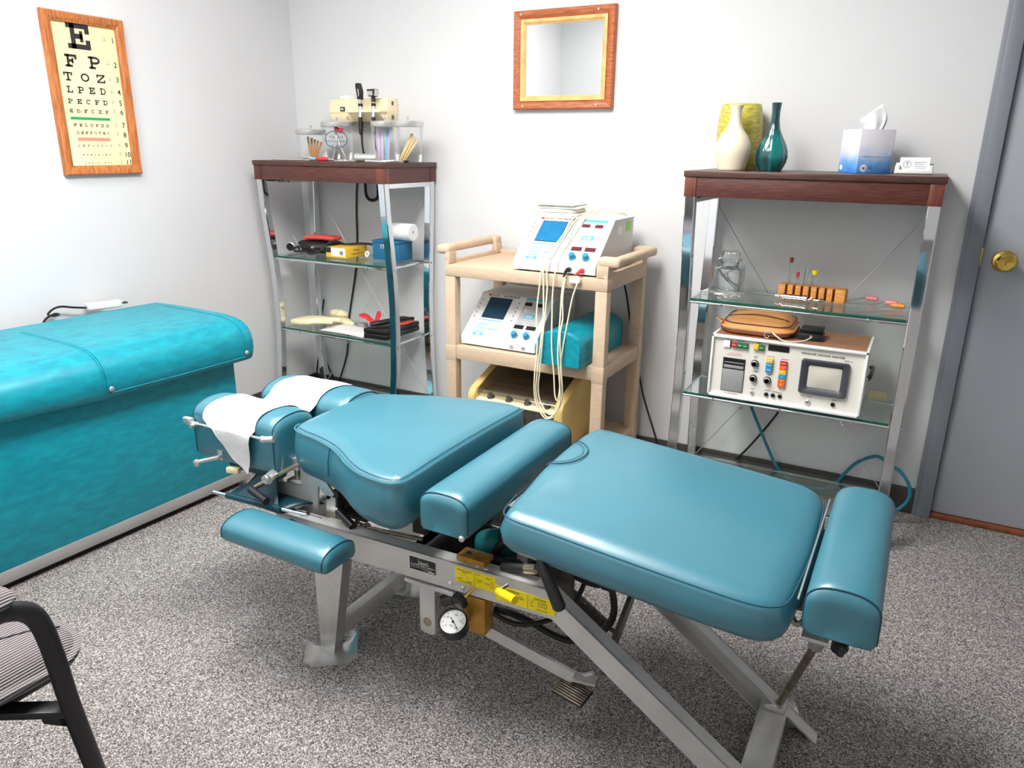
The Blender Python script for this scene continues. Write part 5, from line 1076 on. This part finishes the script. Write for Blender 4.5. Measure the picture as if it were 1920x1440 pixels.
for P, R_ in (([(-2.225, 2.74, ZL+.026), (-2.255, 2.745, ZL+.048), (-2.30, 2.75, ZL+.066), (-2.325, 2.752, ZL+.068)], [.010, .018, .023, .008]), ([(-2.222, 2.74, ZL+.026), (-2.218, 2.75, ZL+.06), (-2.212, 2.755, ZL+.082), (-2.208, 2.757, ZL+.094)], [.010, .019, .0195, .008])):
    b = B(); b.tube(P, R_, 12, 5, flat=.3); add('lobe', b, 'red', t, smooth=60)
b = B(); b.tube([(-2.222, 2.742, ZL+.030), (-2.21, 2.72, ZL+.012), (-2.19, 2.68, ZL+.004)], [.008, .007, .005], 8, 4, flat=.6); add('handle', b, 'red_pouch', t)
t = thing('instrument_case', 'hard black case on the lower glass of the corner shelf', 'case', (-2.115, 2.72, ZL))
CM = frame((-2.184, 2.600, ZL), (.985, .05, 0), (.02, 1, 0), (0, 0, 1))
b = B(); b.box(0, .130, 0, .25, .001, .026, .006, 3, M=CM); add('base', b, 'black', t); b = B(); b.box(0, .130, 0, .25, .0265, .048, .006, 3, M=CM); add('lid', b, 'black', t)
b = B(); b.tube([(-2.165, 2.63, ZL+.061), (-2.13, 2.68, ZL+.066), (-2.09, 2.76, ZL+.072), (-2.06, 2.82, ZL+.066)], [.013, .017, .016, .010], 12, 4, flat=.7); solo('black_wallet', b, 'black_leather', 'soft black wallet lying on the hard black case', 'wallet', smooth=60)
b = B(); b.cushion(rrect(-2.115, -2.055, 2.73, 2.835, .02, 4, 3), lambda x, y: ZL+.054, .005, .002, .002, .002, .001); solo('coral_strap', b, 'red_pouch', 'flat coral strap partly under the soft black wallet', 'strap')

# ------------------------------------------------------------ wide shelf beside the door: top
VZ = 1.2157
def vase(name, prof, cx, cy, mat, label, **k): b = B(); b.lathe([(r, VZ+z) for r, z in prof], 48, cx=cx, cy=cy, **k); return solo(name, b, mat, label, 'vase', None, 60)
b = vase('vase', [(0, .003), (.058, 0), (.062, .004), (.070, .04), (.0775, .10), (.0765, .155), (.071, .20), (.0665, .218), (.064, .220), (.061, .217), (.066, .19), (.070, .15), (.06, .03), (0, .02)], -.632, 2.843, 'glaze_lime', 'tall lime green textured vase at the back left of the shelf top')
vase('vase', [(0, .002), (.044, 0), (.046, .003), (.047, .012), (.052, .03), (.058, .055), (.0595, .072), (.056, .09), (.044, .113), (.028, .134), (.0195, .155), (.017, .18), (.018, .196), (.0215, .204), (.0225, .209), (.0195, .210), (.014, .20), (0, .19)], -.617, 2.702, 'glaze_cream', 'cream narrow necked vase in front of the lime green vase')
vase('vase', [(0, .002), (.034, 0), (.036, .003), (.040, .010), (.048, .028), (.0515, .046), (.049, .066), (.041, .088), (.028, .112), (.018, .135), (.0135, .16), (.0128, .19), (.0148, .212), (.0155, .2165), (.0125, .217), (.010, .20), (0, .19)], -.492, 2.722, 'glaze_teal', 'dark teal fluted bottle vase right of the cream vase', lobes=9, amp=.035)
t = thing('tissue_box', 'white and blue cube tissue box with a tissue pulled up', 'tissue box', (-.205, 2.75, VZ))
TA = frame((-.2225, 2.706, VZ), (.80, .60, 0), (-.60, .80, 0), (0, 0, 1))
TS = .128; 
def tissue_box():
    m = bpy.data.materials.new('tissue_print'); m.use_nodes = True; N = m.node_tree.nodes; L = m.node_tree.links; p = N['Principled BSDF']; p.inputs['Roughness'].default_value = .5
    tc = N.new('ShaderNodeTexCoord'); sp = N.new('ShaderNodeSeparateXYZ'); L.new(tc.outputs['Object'], sp.inputs[0])
    nz = N.new('ShaderNodeTexNoise'); nz.inputs['Scale'].default_value = 18; nz.inputs['Detail'].default_value = 4; L.new(tc.outputs['Object'], nz.inputs[0])
    ma = N.new('ShaderNodeMath'); ma.operation = 'MULTIPLY_ADD'; ma.inputs[1].default_value = .06; L.new(nz.outputs['Fac'], ma.inputs[0]); L.new(sp.outputs['Z'], ma.inputs[2])
    r = N.new('ShaderNodeValToRGB'); e = r.color_ramp.elements; e[0].position = .03; e[0].color = S(64, 140, 226); e[1].position = .115; e[1].color = S(236, 234, 242)
    k = e.new(.06); k.color = S(126, 180, 240); k = e.new(.082); k.color = S(206, 218, 244); L.new(ma.outputs[0], r.inputs[0]); L.new(r.outputs[0], p.inputs['Base Color'])
    return m
b = B(); b.box(0, .118, 0, .105, 0, .134, .001, M=TA); b.cur = 1
for P in ([(.112, -.0006, .112), (.106, -.0006, .052)], [(.106, -.0006, .052), (.012, -.0006, .052)]): b.tube([TA @ Vector(p) for p in P], .0006, 4)
b.cur = 2
for ox, d_ in ((.028, 0),): 
    b.lathe([(.011, 0), (0, .0004)], 9, TA @ frame((.022, -.0004, .016), (1, 0, 0), (0, 0, 1), (0, -1, 0)), lobes=9, amp=.06)
    b.lathe([(.008, 0), (0, .0004)], 9, TA @ frame((-.0004, .09, .016), (0, -1, 0), (0, 0, 1), (-1, 0, 0)), lobes=9, amp=.06)
b.cur = 3
for dy in (.013, .019): b.text('tissues', .006, TA @ frame((.038, -.0008, dy), (1, 0, 0), (0, 0, 1), (0, -1, 0)), 'LEFT')
b.text('80', .010, TA @ frame((.022, -.001, .0125), (1, 0, 0), (0, 0, 1), (0, -1, 0)))
add('carton', b, [tissue_box(), 'grey', 'white', 'navy'], t)
b = B(); tb0 = Vector((-.172, 2.764, VZ+.132))
def tis(u, v, k=1.0, dy=0.0):
    BL, TL, TR, BR = Vector((-.046, 0, 0)), Vector((-.067, 0, .031)), Vector((-.004, 0, .080)), Vector((0, 0, 0))
    p = (BL*(1-u)+BR*u)*(1-v)+(TL*(1-u)+TR*u)*v; p.x += .012*math.sin(PI*v)*u; p.x *= k; p.z *= k
    p.y = dy+.007*math.sin(u*9)*(1-.4*v)+.004*math.sin(v*6+u*5); return tb0+p
b.grid(lambda u, v: tis(u, v), 14, 10); b.grid(lambda u, v: tis(u, v, .82, .012)+Vector((.004, 0, 0)), 12, 8)
o = add('tissue', b, 'paper', t, 'white tissue sheet', smooth=80); sd = o.modifiers.new('thickness', 'SOLIDIFY'); sd.thickness = .0008
t = thing('card_holder', 'white card holder beside the tissue box on the shelf top', 'card holder', (-.06, 2.69, VZ))
b = B(); b.box(-.112, -.008, 2.675, 2.735, VZ, VZ+.006, .002); b.prism([(2.705, VZ+.004), (2.735, VZ+.034), (2.738, VZ+.034), (2.738, VZ)], -.112, -.008, MXc); b.box(-.112, -.098, 2.678, 2.735, VZ, VZ+.028, .003); b.box(-.020, -.008, 2.678, 2.735, VZ, VZ+.028, .003); b.box(-.112, -.008, 2.675, 2.681, VZ, VZ+.014, .002); add('tray', b, 'white_dull', t)
for i in range(5):
    c = thing('business_card', ['front white business card with a round emblem in the holder', 'second white business card in the holder', 'third white business card in the holder', 'fourth white business card in the holder', 'rearmost white business card in the holder'][i], 'card', (-.061, 2.69+.003*i, VZ), 'business cards in the holder')
    CD = frame((-.101, 2.683+.0032*i, VZ+.0065), (1, 0, 0), (0, .40, .917), (0, -.917, .40)); b = B(); b.box(0, .082, 0, .048, -.0006, 0, M=CD); b.cur = 1
    if i == 0:
        RC = CD @ Matrix.Translation((.021, .026, .0004)); b.tube([RC @ Vector((.0115*math.cos(a), .0115*math.sin(a), 0)) for a in [2*PI*k/28 for k in range(28)]], .0006, 4, closed=True); b.tube([RC @ Vector((.008*math.cos(a), .008*math.sin(a), 0)) for a in [2*PI*k/24 for k in range(24)]], .0004, 4, closed=True); b.bar(RC @ Vector((0, -.006, 0)), RC @ Vector((0, .006, 0)), .0012, .0004, (0, -.9, .4)); b.tube([RC @ Vector(p) for p in ((.003, .004, 0), (-.003, .002, 0), (.003, -.001, 0), (-.002, -.004, 0))], .0004, 4, 4); b.tube([RC @ Vector(p) for p in ((-.004, .006, 0), (0, .0045, 0), (.004, .006, 0))], .0005, 4)
        for k, w in enumerate((.034, .028)): b.box(.040, .040+w, .032-.006*k, .0335-.006*k, 0, .0003, M=CD)
        for k, w in enumerate((.030, .034, .030)): b.box(.042, .042+w, .020-.004*k, .021-.004*k, 0, .0003, M=CD)
    add('card', b, ['card_white', 'ink'], c)

# upper glass: jar, rack, tubes, syringe, pinwheels
GZ = .7875
GLS = 'glass_thick'
t = thing('apothecary_jar', 'clear square glass jar with stopper holding grey tools', 'jar', (-.60, 2.75, GZ))
JC = (-.601, 2.752)
def sq(r, z, rc): return [(JC[0]+x, JC[1]+y, z) for x, y in rrect(-r, r, -r, r, rc, 4, 1)]
b = B(); b.rings([sq(.046, GZ+.001, .012), sq(.050, GZ+.006, .012), sq(.050, GZ+.088, .012), sq(.047, GZ+.096, .014), sq(.034, GZ+.100, .0335), sq(.034, GZ+.112, .0335), sq(.031, GZ+.112, .0305), sq(.031, GZ+.098, .0305), sq(.045, GZ+.088, .010), sq(.046, GZ+.010, .010)]); add('glass_body', b, GLS, t)
b = B(); b.lathe([(0, GZ+.108), (.030, GZ+.108), (.030, GZ+.114), (.042, GZ+.116), (.043, GZ+.121), (.036, GZ+.125), (.034, GZ+.142), (.030, GZ+.148), (0, GZ+.150)], 32, cx=JC[0], cy=JC[1]); add('stopper', b, GLS, t)
b = B(); b.tube([(-.583+.013*math.cos(a)*.8, 2.7005, GZ+.072+.014*math.sin(a)) for a in [math.radians(40+28*i) for i in range(10)]], [.0006]+[.0014]*8+[.0006], 6); b.tube([(-.607, 2.7005, GZ+.062), (-.598, 2.7005, GZ+.082), (-.595, 2.7005, GZ+.070)], .001, 6, 4); add('script_mark', b, 'grey_dark', t)
for i in range(5):
    b = B(); a = .012*i; b.tube([(-.635+a*.5, 2.735+.006*i, GZ+.086-.010*i), (-.615+a, 2.745+.004*i, GZ+.052-.006*i), (-.568+.002*i, 2.75+.006*i, GZ+.013+.002*i)], [.005, .003, .002], 8, 4, flat=.6); solo('jar_tool', b, ['steel_dark', 'steel', 'grey_dark', 'steel', 'steel_dark'][i], 'thin grey tool leaning inside the square glass jar', 'tool', 'tools in the square glass jar')
for i, (x, y, a, l) in enumerate(((-.66, 2.70, .3, .05), (-.63, 2.685, 2.5, .055), (-.60, 2.672, .1, .045), (-.57, 2.69, 2.9, .05), (-.54, 2.675, .7, .06), (-.525, 2.70, 1.1, .06), (-.59, 2.65, 2.2, .045))):
    dx, dy = math.cos(a)*l/2, math.sin(a)*l/2; b = B(); b.tube([(x-dx, y-dy, GZ+.004), (x, y, GZ+.006), (x+dx, y+dy, GZ+.003)], [.0022, .0035, .0014], 7, 4); b.tube([(x-dx+.006*math.cos(k), y-dy+.006*math.sin(k), GZ+.004) for k in [2*PI*q/10 for q in range(10)]], .0013, 5, closed=True)
    solo('small_clamp', b, 'steel', 'tiny steel clamp scattered in front of the square glass jar', 'clamp', 'tiny clamps by the square glass jar')
t = thing('tube_rack', 'orange wooden test tube rack on the upper glass shelf', 'rack', (-.32, 2.76, GZ))
RK = frame((-.424, 2.758, GZ), (.996, -.085, 0), (.085, .996, 0), (0, 0, 1))
b = B(); b.prism([(0, 0), (0, .043), (.003, .046), (.218, .046), (.221, .043), (.221, 0)], -.045, -.016, RK @ frame((0, 0, 0), (1, 0, 0), (0, 0, 1), (0, -1, 0)))
for k in range(8):
    w0 = .0 if k == 0 else .0125+.0263*k-.012; 
    b.box(.0263*k+(0 if k == 0 else .004), .0263*k+.0263-.004 if k < 7 else .221, -.002, .0165, .0, .0455, .0012, M=RK)
add('block', b, 'orange_wood', t)
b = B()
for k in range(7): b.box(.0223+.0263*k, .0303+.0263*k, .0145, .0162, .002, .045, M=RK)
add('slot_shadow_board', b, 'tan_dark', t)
def ttube(k, h, r, cap, label, dz=.01, tilt=.0):
    o = RK @ Vector((.0263*k, .030, 0)); t = thing('test_tube', label, 'test tube', o)
    z0 = GZ+dz; T4 = Matrix.Translation((o.x, o.y, z0)) @ Matrix.Rotation(tilt, 4, 'Y'); b = B(); b.lathe([(0, 0), (r*.7, .003), (r, r), (r, h), (r*1.08, h+.001), (r*.85, h+.001), (r*.85, r), (0, .006)], 16, T4); add('glass', b, GLS, t)
    if cap: b = B(); b.lathe([(r*.8, h-.006), (r*1.15, h), (r*1.25, h+.003), (r*1.2, h+.012), (0, h+.013)], 16, T4); add('stopper', b, cap, t)
    return t
ttube(1, .115, .0055, M('stopper_rust', S(132, 52, 42), .6), 'tallest test tube with rust red stopper in the orange rack')
ttube(2, .066, .0048, M('stopper_pink', S(206, 60, 90), .5), 'short test tube with pink stopper in the orange rack')
ttube(3, .103, .0085, None, 'open clear test tube in the orange rack', tilt=.06)
ttube(4, .078, .0080, M('stopper_yellow', S(246, 226, 40), .5), 'test tube with bright yellow cap in the orange rack', tilt=.05)
t = thing('metal_syringe', 'chrome barrel syringe lying in front of the orange rack', 'syringe', (-.33, 2.70, GZ))
sp0, sp1 = Vector((-.425, 2.708, GZ+.013)), Vector((-.262, 2.690, GZ+.013)); sd_ = (sp1-sp0).normalized()
b = B(); b.tube([sp0, sp0+sd_*.004, sp0+sd_*.012, sp0+sd_*.020, sp0+sd_*.026], [.001, .005, .0075, .004, .004], 12, 3); b.cyl(sp0+sd_*.028, sp0+sd_*.034, .0115, 16); b.cyl(sp0+sd_*.034, sp0+sd_*.098, .0095, 18); b.cyl(sp0+sd_*.098, sp0+sd_*.106, .0118, 16); add('barrel', b, 'chrome', t)
for s in (-1, 1):
    b = B(); c = sp0+sd_*.118+Vector((0, s*.012, .001)); b.tube([c+Vector((.010*math.cos(k), .010*math.sin(k), 0)) for k in [2*PI*q/14 for q in range(14)]], .0022, 6, closed=True); add('finger_ring', b, 'chrome', t)
b = B(); b.cyl(sp0+sd_*.106, sp0+sd_*.146, .0035, 10); b.tube([sp0+sd_*.146, sp0+sd_*.150, sp0+sd_*.158, sp0+sd_*.163], [.004, .007, .006, .003], 12); add('plunger', b, 'chrome', t)
def curette(h0, h1, tip, mat, label):
    t = thing('hand_probe', label, 'hand tool', h0, 'hand probes on the upper glass'); h0, h1, tip = Vector(h0), Vector(h1), Vector(tip)
    b = B(); b.tube([h0, h0+(h1-h0)*.12, h0+(h1-h0)*.5, h0+(h1-h0)*.8, h1], [.004, .0082, .0088, .008, .004], 14, 3); add('handle', b, mat, t)
    b = B(); b.tube([h0, h0+(tip-h0)*.6, tip], [.0026, .0022, .001], 8); add('shaft', b, 'steel', t)
curette((-.146, 2.85, GZ+.0095), (-.103, 2.842, GZ+.0095), (-.235, 2.75, GZ+.003), 'pink_handle', 'hand probe with pink handle nearest the orange rack')
curette((-.083, 2.80, GZ+.0095), (-.040, 2.792, GZ+.0095), (-.175, 2.69, GZ+.003), 'pink_handle', 'hand probe with pink handle behind the orange handled one')
curette((-.062, 2.745, GZ+.0095), (-.018, 2.745, GZ+.0095), (-.150, 2.66, GZ+.003), 'orange_wood', 'hand probe with pale orange handle by the right front leg')

# ------------------------------------------------------------ vascular analyzer on the lower glass
AZ = .4418
va = thing('vascular_analyzer', 'white medical analyzer with small screen and woodgrain top on the lower glass', 'analyzer', (-.345, 2.68, AZ))
AY, A0, A1, AT = 2.570, -.596, -.0965, .670
for x in (A0+.04, A1-.04):
    for y in (AY+.03, 2.79): b = B(); b.cyl((x, y, AZ), (x, y, AZ+.008), .011, 12); add('foot', b, 'rubber', va)
b = B(); b.box(A0, A1, AY-.006, AY+.012, AT-.008, AT, .001); b.box(A0, A1, AY-.006, AY+.012, .448, .456, .001); b.box(A0, A0+.007, AY-.006, AY+.012, .448, AT, .001); b.box(A1-.007, A1, AY-.006, AY+.012, .448, AT, .001); b.box(A0, A0+.008, AY, 2.818, AT-.008, AT+.0005); b.box(A1-.008, A1, AY, 2.818, AT-.008, AT+.0005); add('bezel_frame', b, 'white', va)
b = B(); b.box(A0+.008, A1-.008, AY+.010, 2.815, AT-.005, AT); add('woodgrain_top', b, 'walnut_laminate', va, 'woodgrain top')
AF = lambda x, z, d=0: FY(x, AY+.0055-d, z)
def ab(b, x0, x1, z0, z1, d0, d1, bev=0): return b.box(x0, x1, AY+.0055-d1, AY+.0055-d0, z0, z1, bev)
b = B(); ab(b, -.555, -.533, .627, .652, 0, .006, .001); b.cur = 1; ab(b, -.5345, -.530, .627, .653, 0, .0045); add('rocker_switch', b, ['white', 'ink'], va)
for (x0, x1, z0, z1, m_, s_) in ((-.527, -.510, .631, .650, 'b_red', 'STOP'), (-.510, -.4905, .631, .650, 'b_green', 'TIME'), (-.4905, -.472, .631, .650, 'b_green', 'START'), (-.454, -.4365, .632, .651, 'b_yellow', 'SET'), (-.4365, -.418, .632, .651, 'b_green', 'RUN'),
                              (-.4065, -.385, .593, .609, 'b_yellow', 'DOPP'), (-.4065, -.385, .577, .593, 'b_blue', '5 MHZ'), (-.4065, -.385, .560, .577, 'b_blue', '8 MHZ'),
                              (-.3615, -.339, .590, .605, 'b_red', 'AUTO'), (-.3615, -.339, .574, .590, 'b_orange', '1'), (-.3615, -.339, .5585, .574, 'b_yellow', '2'), (-.3615, -.339, .543, .5585, 'b_blue', '4'), (-.3615, -.339, .530, .543, 'b_orange', '8'), (-.3615, -.339, .514, .530, 'b_orange', '10')):
    b = B(); ab(b, x0, x1, z0, z1, 0, .010, .0012); b.cur = 1; b.text(s_, min(.006, (x1-x0)*1.25/max(2, len(s_))), AF((x0+x1)/2, (z0+z1)/2-.002, .0103)); add('push_button', b, [m_, 'white'], va, {'b_red': 'red', 'b_green': 'green', 'b_yellow': 'yellow', 'b_blue': 'blue', 'b_orange': 'orange'}[m_]+' push button')
b = B(); ab(b, -.406, -.338, .635, .655, 0, .0015); add('digital_display', b, 'black', va, 'black display window')
b = B(); ab(b, -.552, -.476, .471, .591, 0, .002); b.cur = 1; ab(b, -.548, -.479, .563, .588, .002, .0024); b.cur = 2; ab(b, -.547, -.480, .574, .577, .002, .004); ab(b, -.547, -.480, .556, .566, .002, .006, .001); ab(b, -.5505, -.4775, .4725, .551, .002, .0035, .001); add('chart_recorder', b, ['ink', 'black', 'grey_mid'], va, 'dark chart recorder door')
for x, z in ((-.444, .583), (-.444, .530), (-.397, .530)):
    b = B(); b.lathe([(.0125, 0), (.0125, .003), (.0108, .004), (.0100, .014), (.0085, .015)], 24, AF(x, z)); b.cur = 1; b.lathe([(.0085, .015), (.007, .0145), (0, .0145)], 24, AF(x, z)); b.lathe([(.0128, .001), (.0128, .006), (.011, .0062)], 24, AF(x, z)); add('knob', b, ['steel', 'black'], va)
for x, z, m_ in ((-.443, .477, 'steel'), (-.395, .479, 'black'), (-.373, .479, 'black'), (-.350, .479, 'black'), (-.260, .474, 'steel'), (-.181, .479, 'black')):
    r = .0085 if x == -.260 else .0068; b = B(); b.lathe([(r, 0), (r, .004), (r*.75, .006), (r*.4, .006), (r*.4, .002), (0, .002)], 20, AF(x, z)); b.lathe([(r*1.15, .0), (r*1.15, .0012), (r, .0014)], 6, AF(x, z)); add('jack', b, m_, va)
cb_ = thing if False else None
def rr(x0, x1, z0, z1, r, y): return [(x, y, z) for x, z in rrect(x0, x1, z0, z1, r, 5, 1)]
YF0 = AY+.0055
b = B(); b.rings([rr(-.294, -.145, .506, .624, .009, YF0), rr(-.294, -.145, .506, .624, .009, YF0-.010), rr(-.291, -.148, .509, .621, .009, YF0-.014), rr(-.279, -.158, .520, .611, .010, YF0-.012), rr(-.270, -.166, .528, .604, .010, YF0-.004), rr(-.270, -.166, .528, .604, .010, YF0-.001)], True, True); sb = add('screen_bezel', b, 'bezel', va, 'dark grey screen bezel', smooth=40)
b = B(); b.grid(lambda u, v: (-.2695+.103*u, YF0-.0045-.006*math.sin(PI*u)*math.sin(PI*v), .5285+.075*v), 12, 10); add('screen_glass', b, 'crt', sb, 'cream screen glass', smooth=80)
b = B(); b.box(A0+.004, A1-.004, AY+.006, 2.815, .449, AT-.004); b.cur = 1; b.text('VIDEOSCOPE  VASCULAR  ANALYZER', .0098, AF(-.3, .6375, .0004), 'LEFT', wide=.82); b.text('MODEL 6110', .0045, AF(-.152, .630, .0004), 'CENTER')
for s_, x, z in (('POWER', -.546, .655), ('CHART DRIVE', -.50, .6535), ('MEMORY', -.436, .6545), ('DEPTH', -.443, .605), ('SET', -.443, .600), ('VOLUME', -.441, .5525), ('FUNCTION', -.394, .6125), ('SENSITIVITY', -.348, .6085), ('PAPER', -.442, .489), ('GAIN', -.394, .548), ('DOPPLER', -.392, .4925), ('SPEAKER', -.368, .491), ('PROBE', -.352, .489), ('FOCUS', -.255, .491), ('BRIGHT', -.178, .492)):
    b.text(s_, .0046, AF(x, z, .0004))
b.text('MEDSONICS INSTRUMENT COMPANY, INC.' if False else 'VASCULAR INSTRUMENTS', .0042, AF(-.515, .4605, .0004)); b.cur = 2; b.text('CAUTION  TURN OFF', .0042, AF(-.515, .607, .0004)); b.text('BEFORE CHANGING PAPER', .0042, AF(-.515, .601, .0004)); add('case', b, ['analyzer_face', 'ink', 'b_red'], va)
b = B(); b.tube([(A1+.002, 2.60, .575), (A1+.010, 2.602, .578), (A1+.014, 2.63, .585), (A1+.014, 2.72, .585), (A1+.010, 2.748, .578), (A1+.002, 2.75, .575)], .0045, 8, 4, flat=1.6); add('side_handle', b, 'black', va); b = B(); b.cyl((A1-.001, 2.60, .575), (A1+.008, 2.60, .575), .007, 12); add('handle_boss', b, 'steel', va)
# tan leather case on the analyzer
LZ = AT+.001
t = thing('leather_case', 'tan leather zip case lying on the woodgrain top of the analyzer', 'leather case', (-.45, 2.70, LZ))
co = rrect(-.578, -.345, 2.598, 2.80, .05, 6, 6)
b = B(); b.cushion(co, lambda x, y: LZ+.040+.04*(y-2.6), .038+.0, .022, .022, .010, .010); add('body', b, 'tan_leather', t, smooth=60)
nr_ = normals(co)
for dz, d, r in ((.016, -.0075, .0022), (.040, .004, .0018)):
    b = B(); b.tube([(x-nx*d, y-ny*d, LZ+dz+.04*(y-2.6)*(dz > .03)) for (x, y), (nx, ny) in zip(co, nr_)], r, 6, closed=True); add('zip' if dz < .03 else 'piping', b, 'tan_dark', t)
b = B(); b.tube([(-.565, 2.655, LZ+.052), (-.52, 2.648, LZ+.062), (-.46, 2.645, LZ+.068), (-.40, 2.648, LZ+.062), (-.36, 2.66, LZ+.052)], .0022, 6, 5); add('piping', b, 'tan_dark', t)
b = B(); b.tube([(-.578, 2.63, LZ+.030), (-.598, 2.64, LZ+.040), (-.600, 2.66, LZ+.036), (-.582, 2.67, LZ+.030)], .008, 8, 4, flat=.5); add('side_strap', b, 'tan_leather', t)
b = B(); b.tube([(-.420, 2.588, LZ+.022), (-.425, 2.582, LZ+.012), (-.415, 2.580, LZ+.004), (-.41, 2.582, LZ+.012)], .0014, 6, 4); b.box(-.425, -.405, 2.583, 2.590, LZ+.019, LZ+.026, .001); add('zip_pull', b, 'steel', t)
t = thing('adapter_box', 'small black adapter box right of the tan leather case', 'adapter', (-.28, 2.66, LZ))
b = B(); b.box(-.325, -.246, 2.635, 2.70, LZ, LZ+.022, .003); b.box(-.322, -.250, 2.66, 2.72, LZ+.022, LZ+.036, .003); add('case', b, 'black', t); add('cable_port', B().box(-.287, -.277, 2.631, 2.637, LZ+.008, LZ+.018, .001), 'grey_mid', t)
b = B(); b.tube([(-.400, 2.585, LZ+.024), (-.385, 2.575, LZ+.016), (-.36, 2.567, LZ+.005), (-.33, 2.575, LZ+.003), (-.30, 2.60, LZ+.005), (-.282, 2.625, LZ+.012), (-.282, 2.634, LZ+.013)], .0022, 7, 5); add('cord', b, 'off_white', t)

# hose and cord behind the wide shelf
b = B(); b.tube([(-.545, 2.868, .425), (-.52, 2.875, .385), (-.49, 2.88, .32), (-.43, 2.883, .20), (-.385, 2.885, .115)], .0062, 10, 5); b.tube([(-.385, 2.885, .115), (-.34, 2.89, .06), (-.26, 2.895, .03), (-.17, 2.895, .05), (-.128, 2.895, .115), (-.09, 2.895, .17), (-.03, 2.88, .213), (.015, 2.80, .222), (.060, 2.79, .20), (.092, 2.79, .15), (.092, 2.79, .10), (.062, 2.79, .055), (.02, 2.79, .02), (-.03, 2.8, .0065)], .0062, 10, 6)
solo('teal_hose', b, 'hose_teal', 'teal hose looping around the right rear leg of the wide shelf', 'hose')
b = B(); b.tube([(-.36, 2.895, .42), (-.39, 2.90, .32), (-.455, 2.905, .20), (-.52, 2.905, .10), (-.58, 2.90, .04), (-.64, 2.89, .005)], .0042, 8, 5); solo('power_cord', b, 'black', 'black power cord slanting down behind the white analyzer shelf', 'cord')
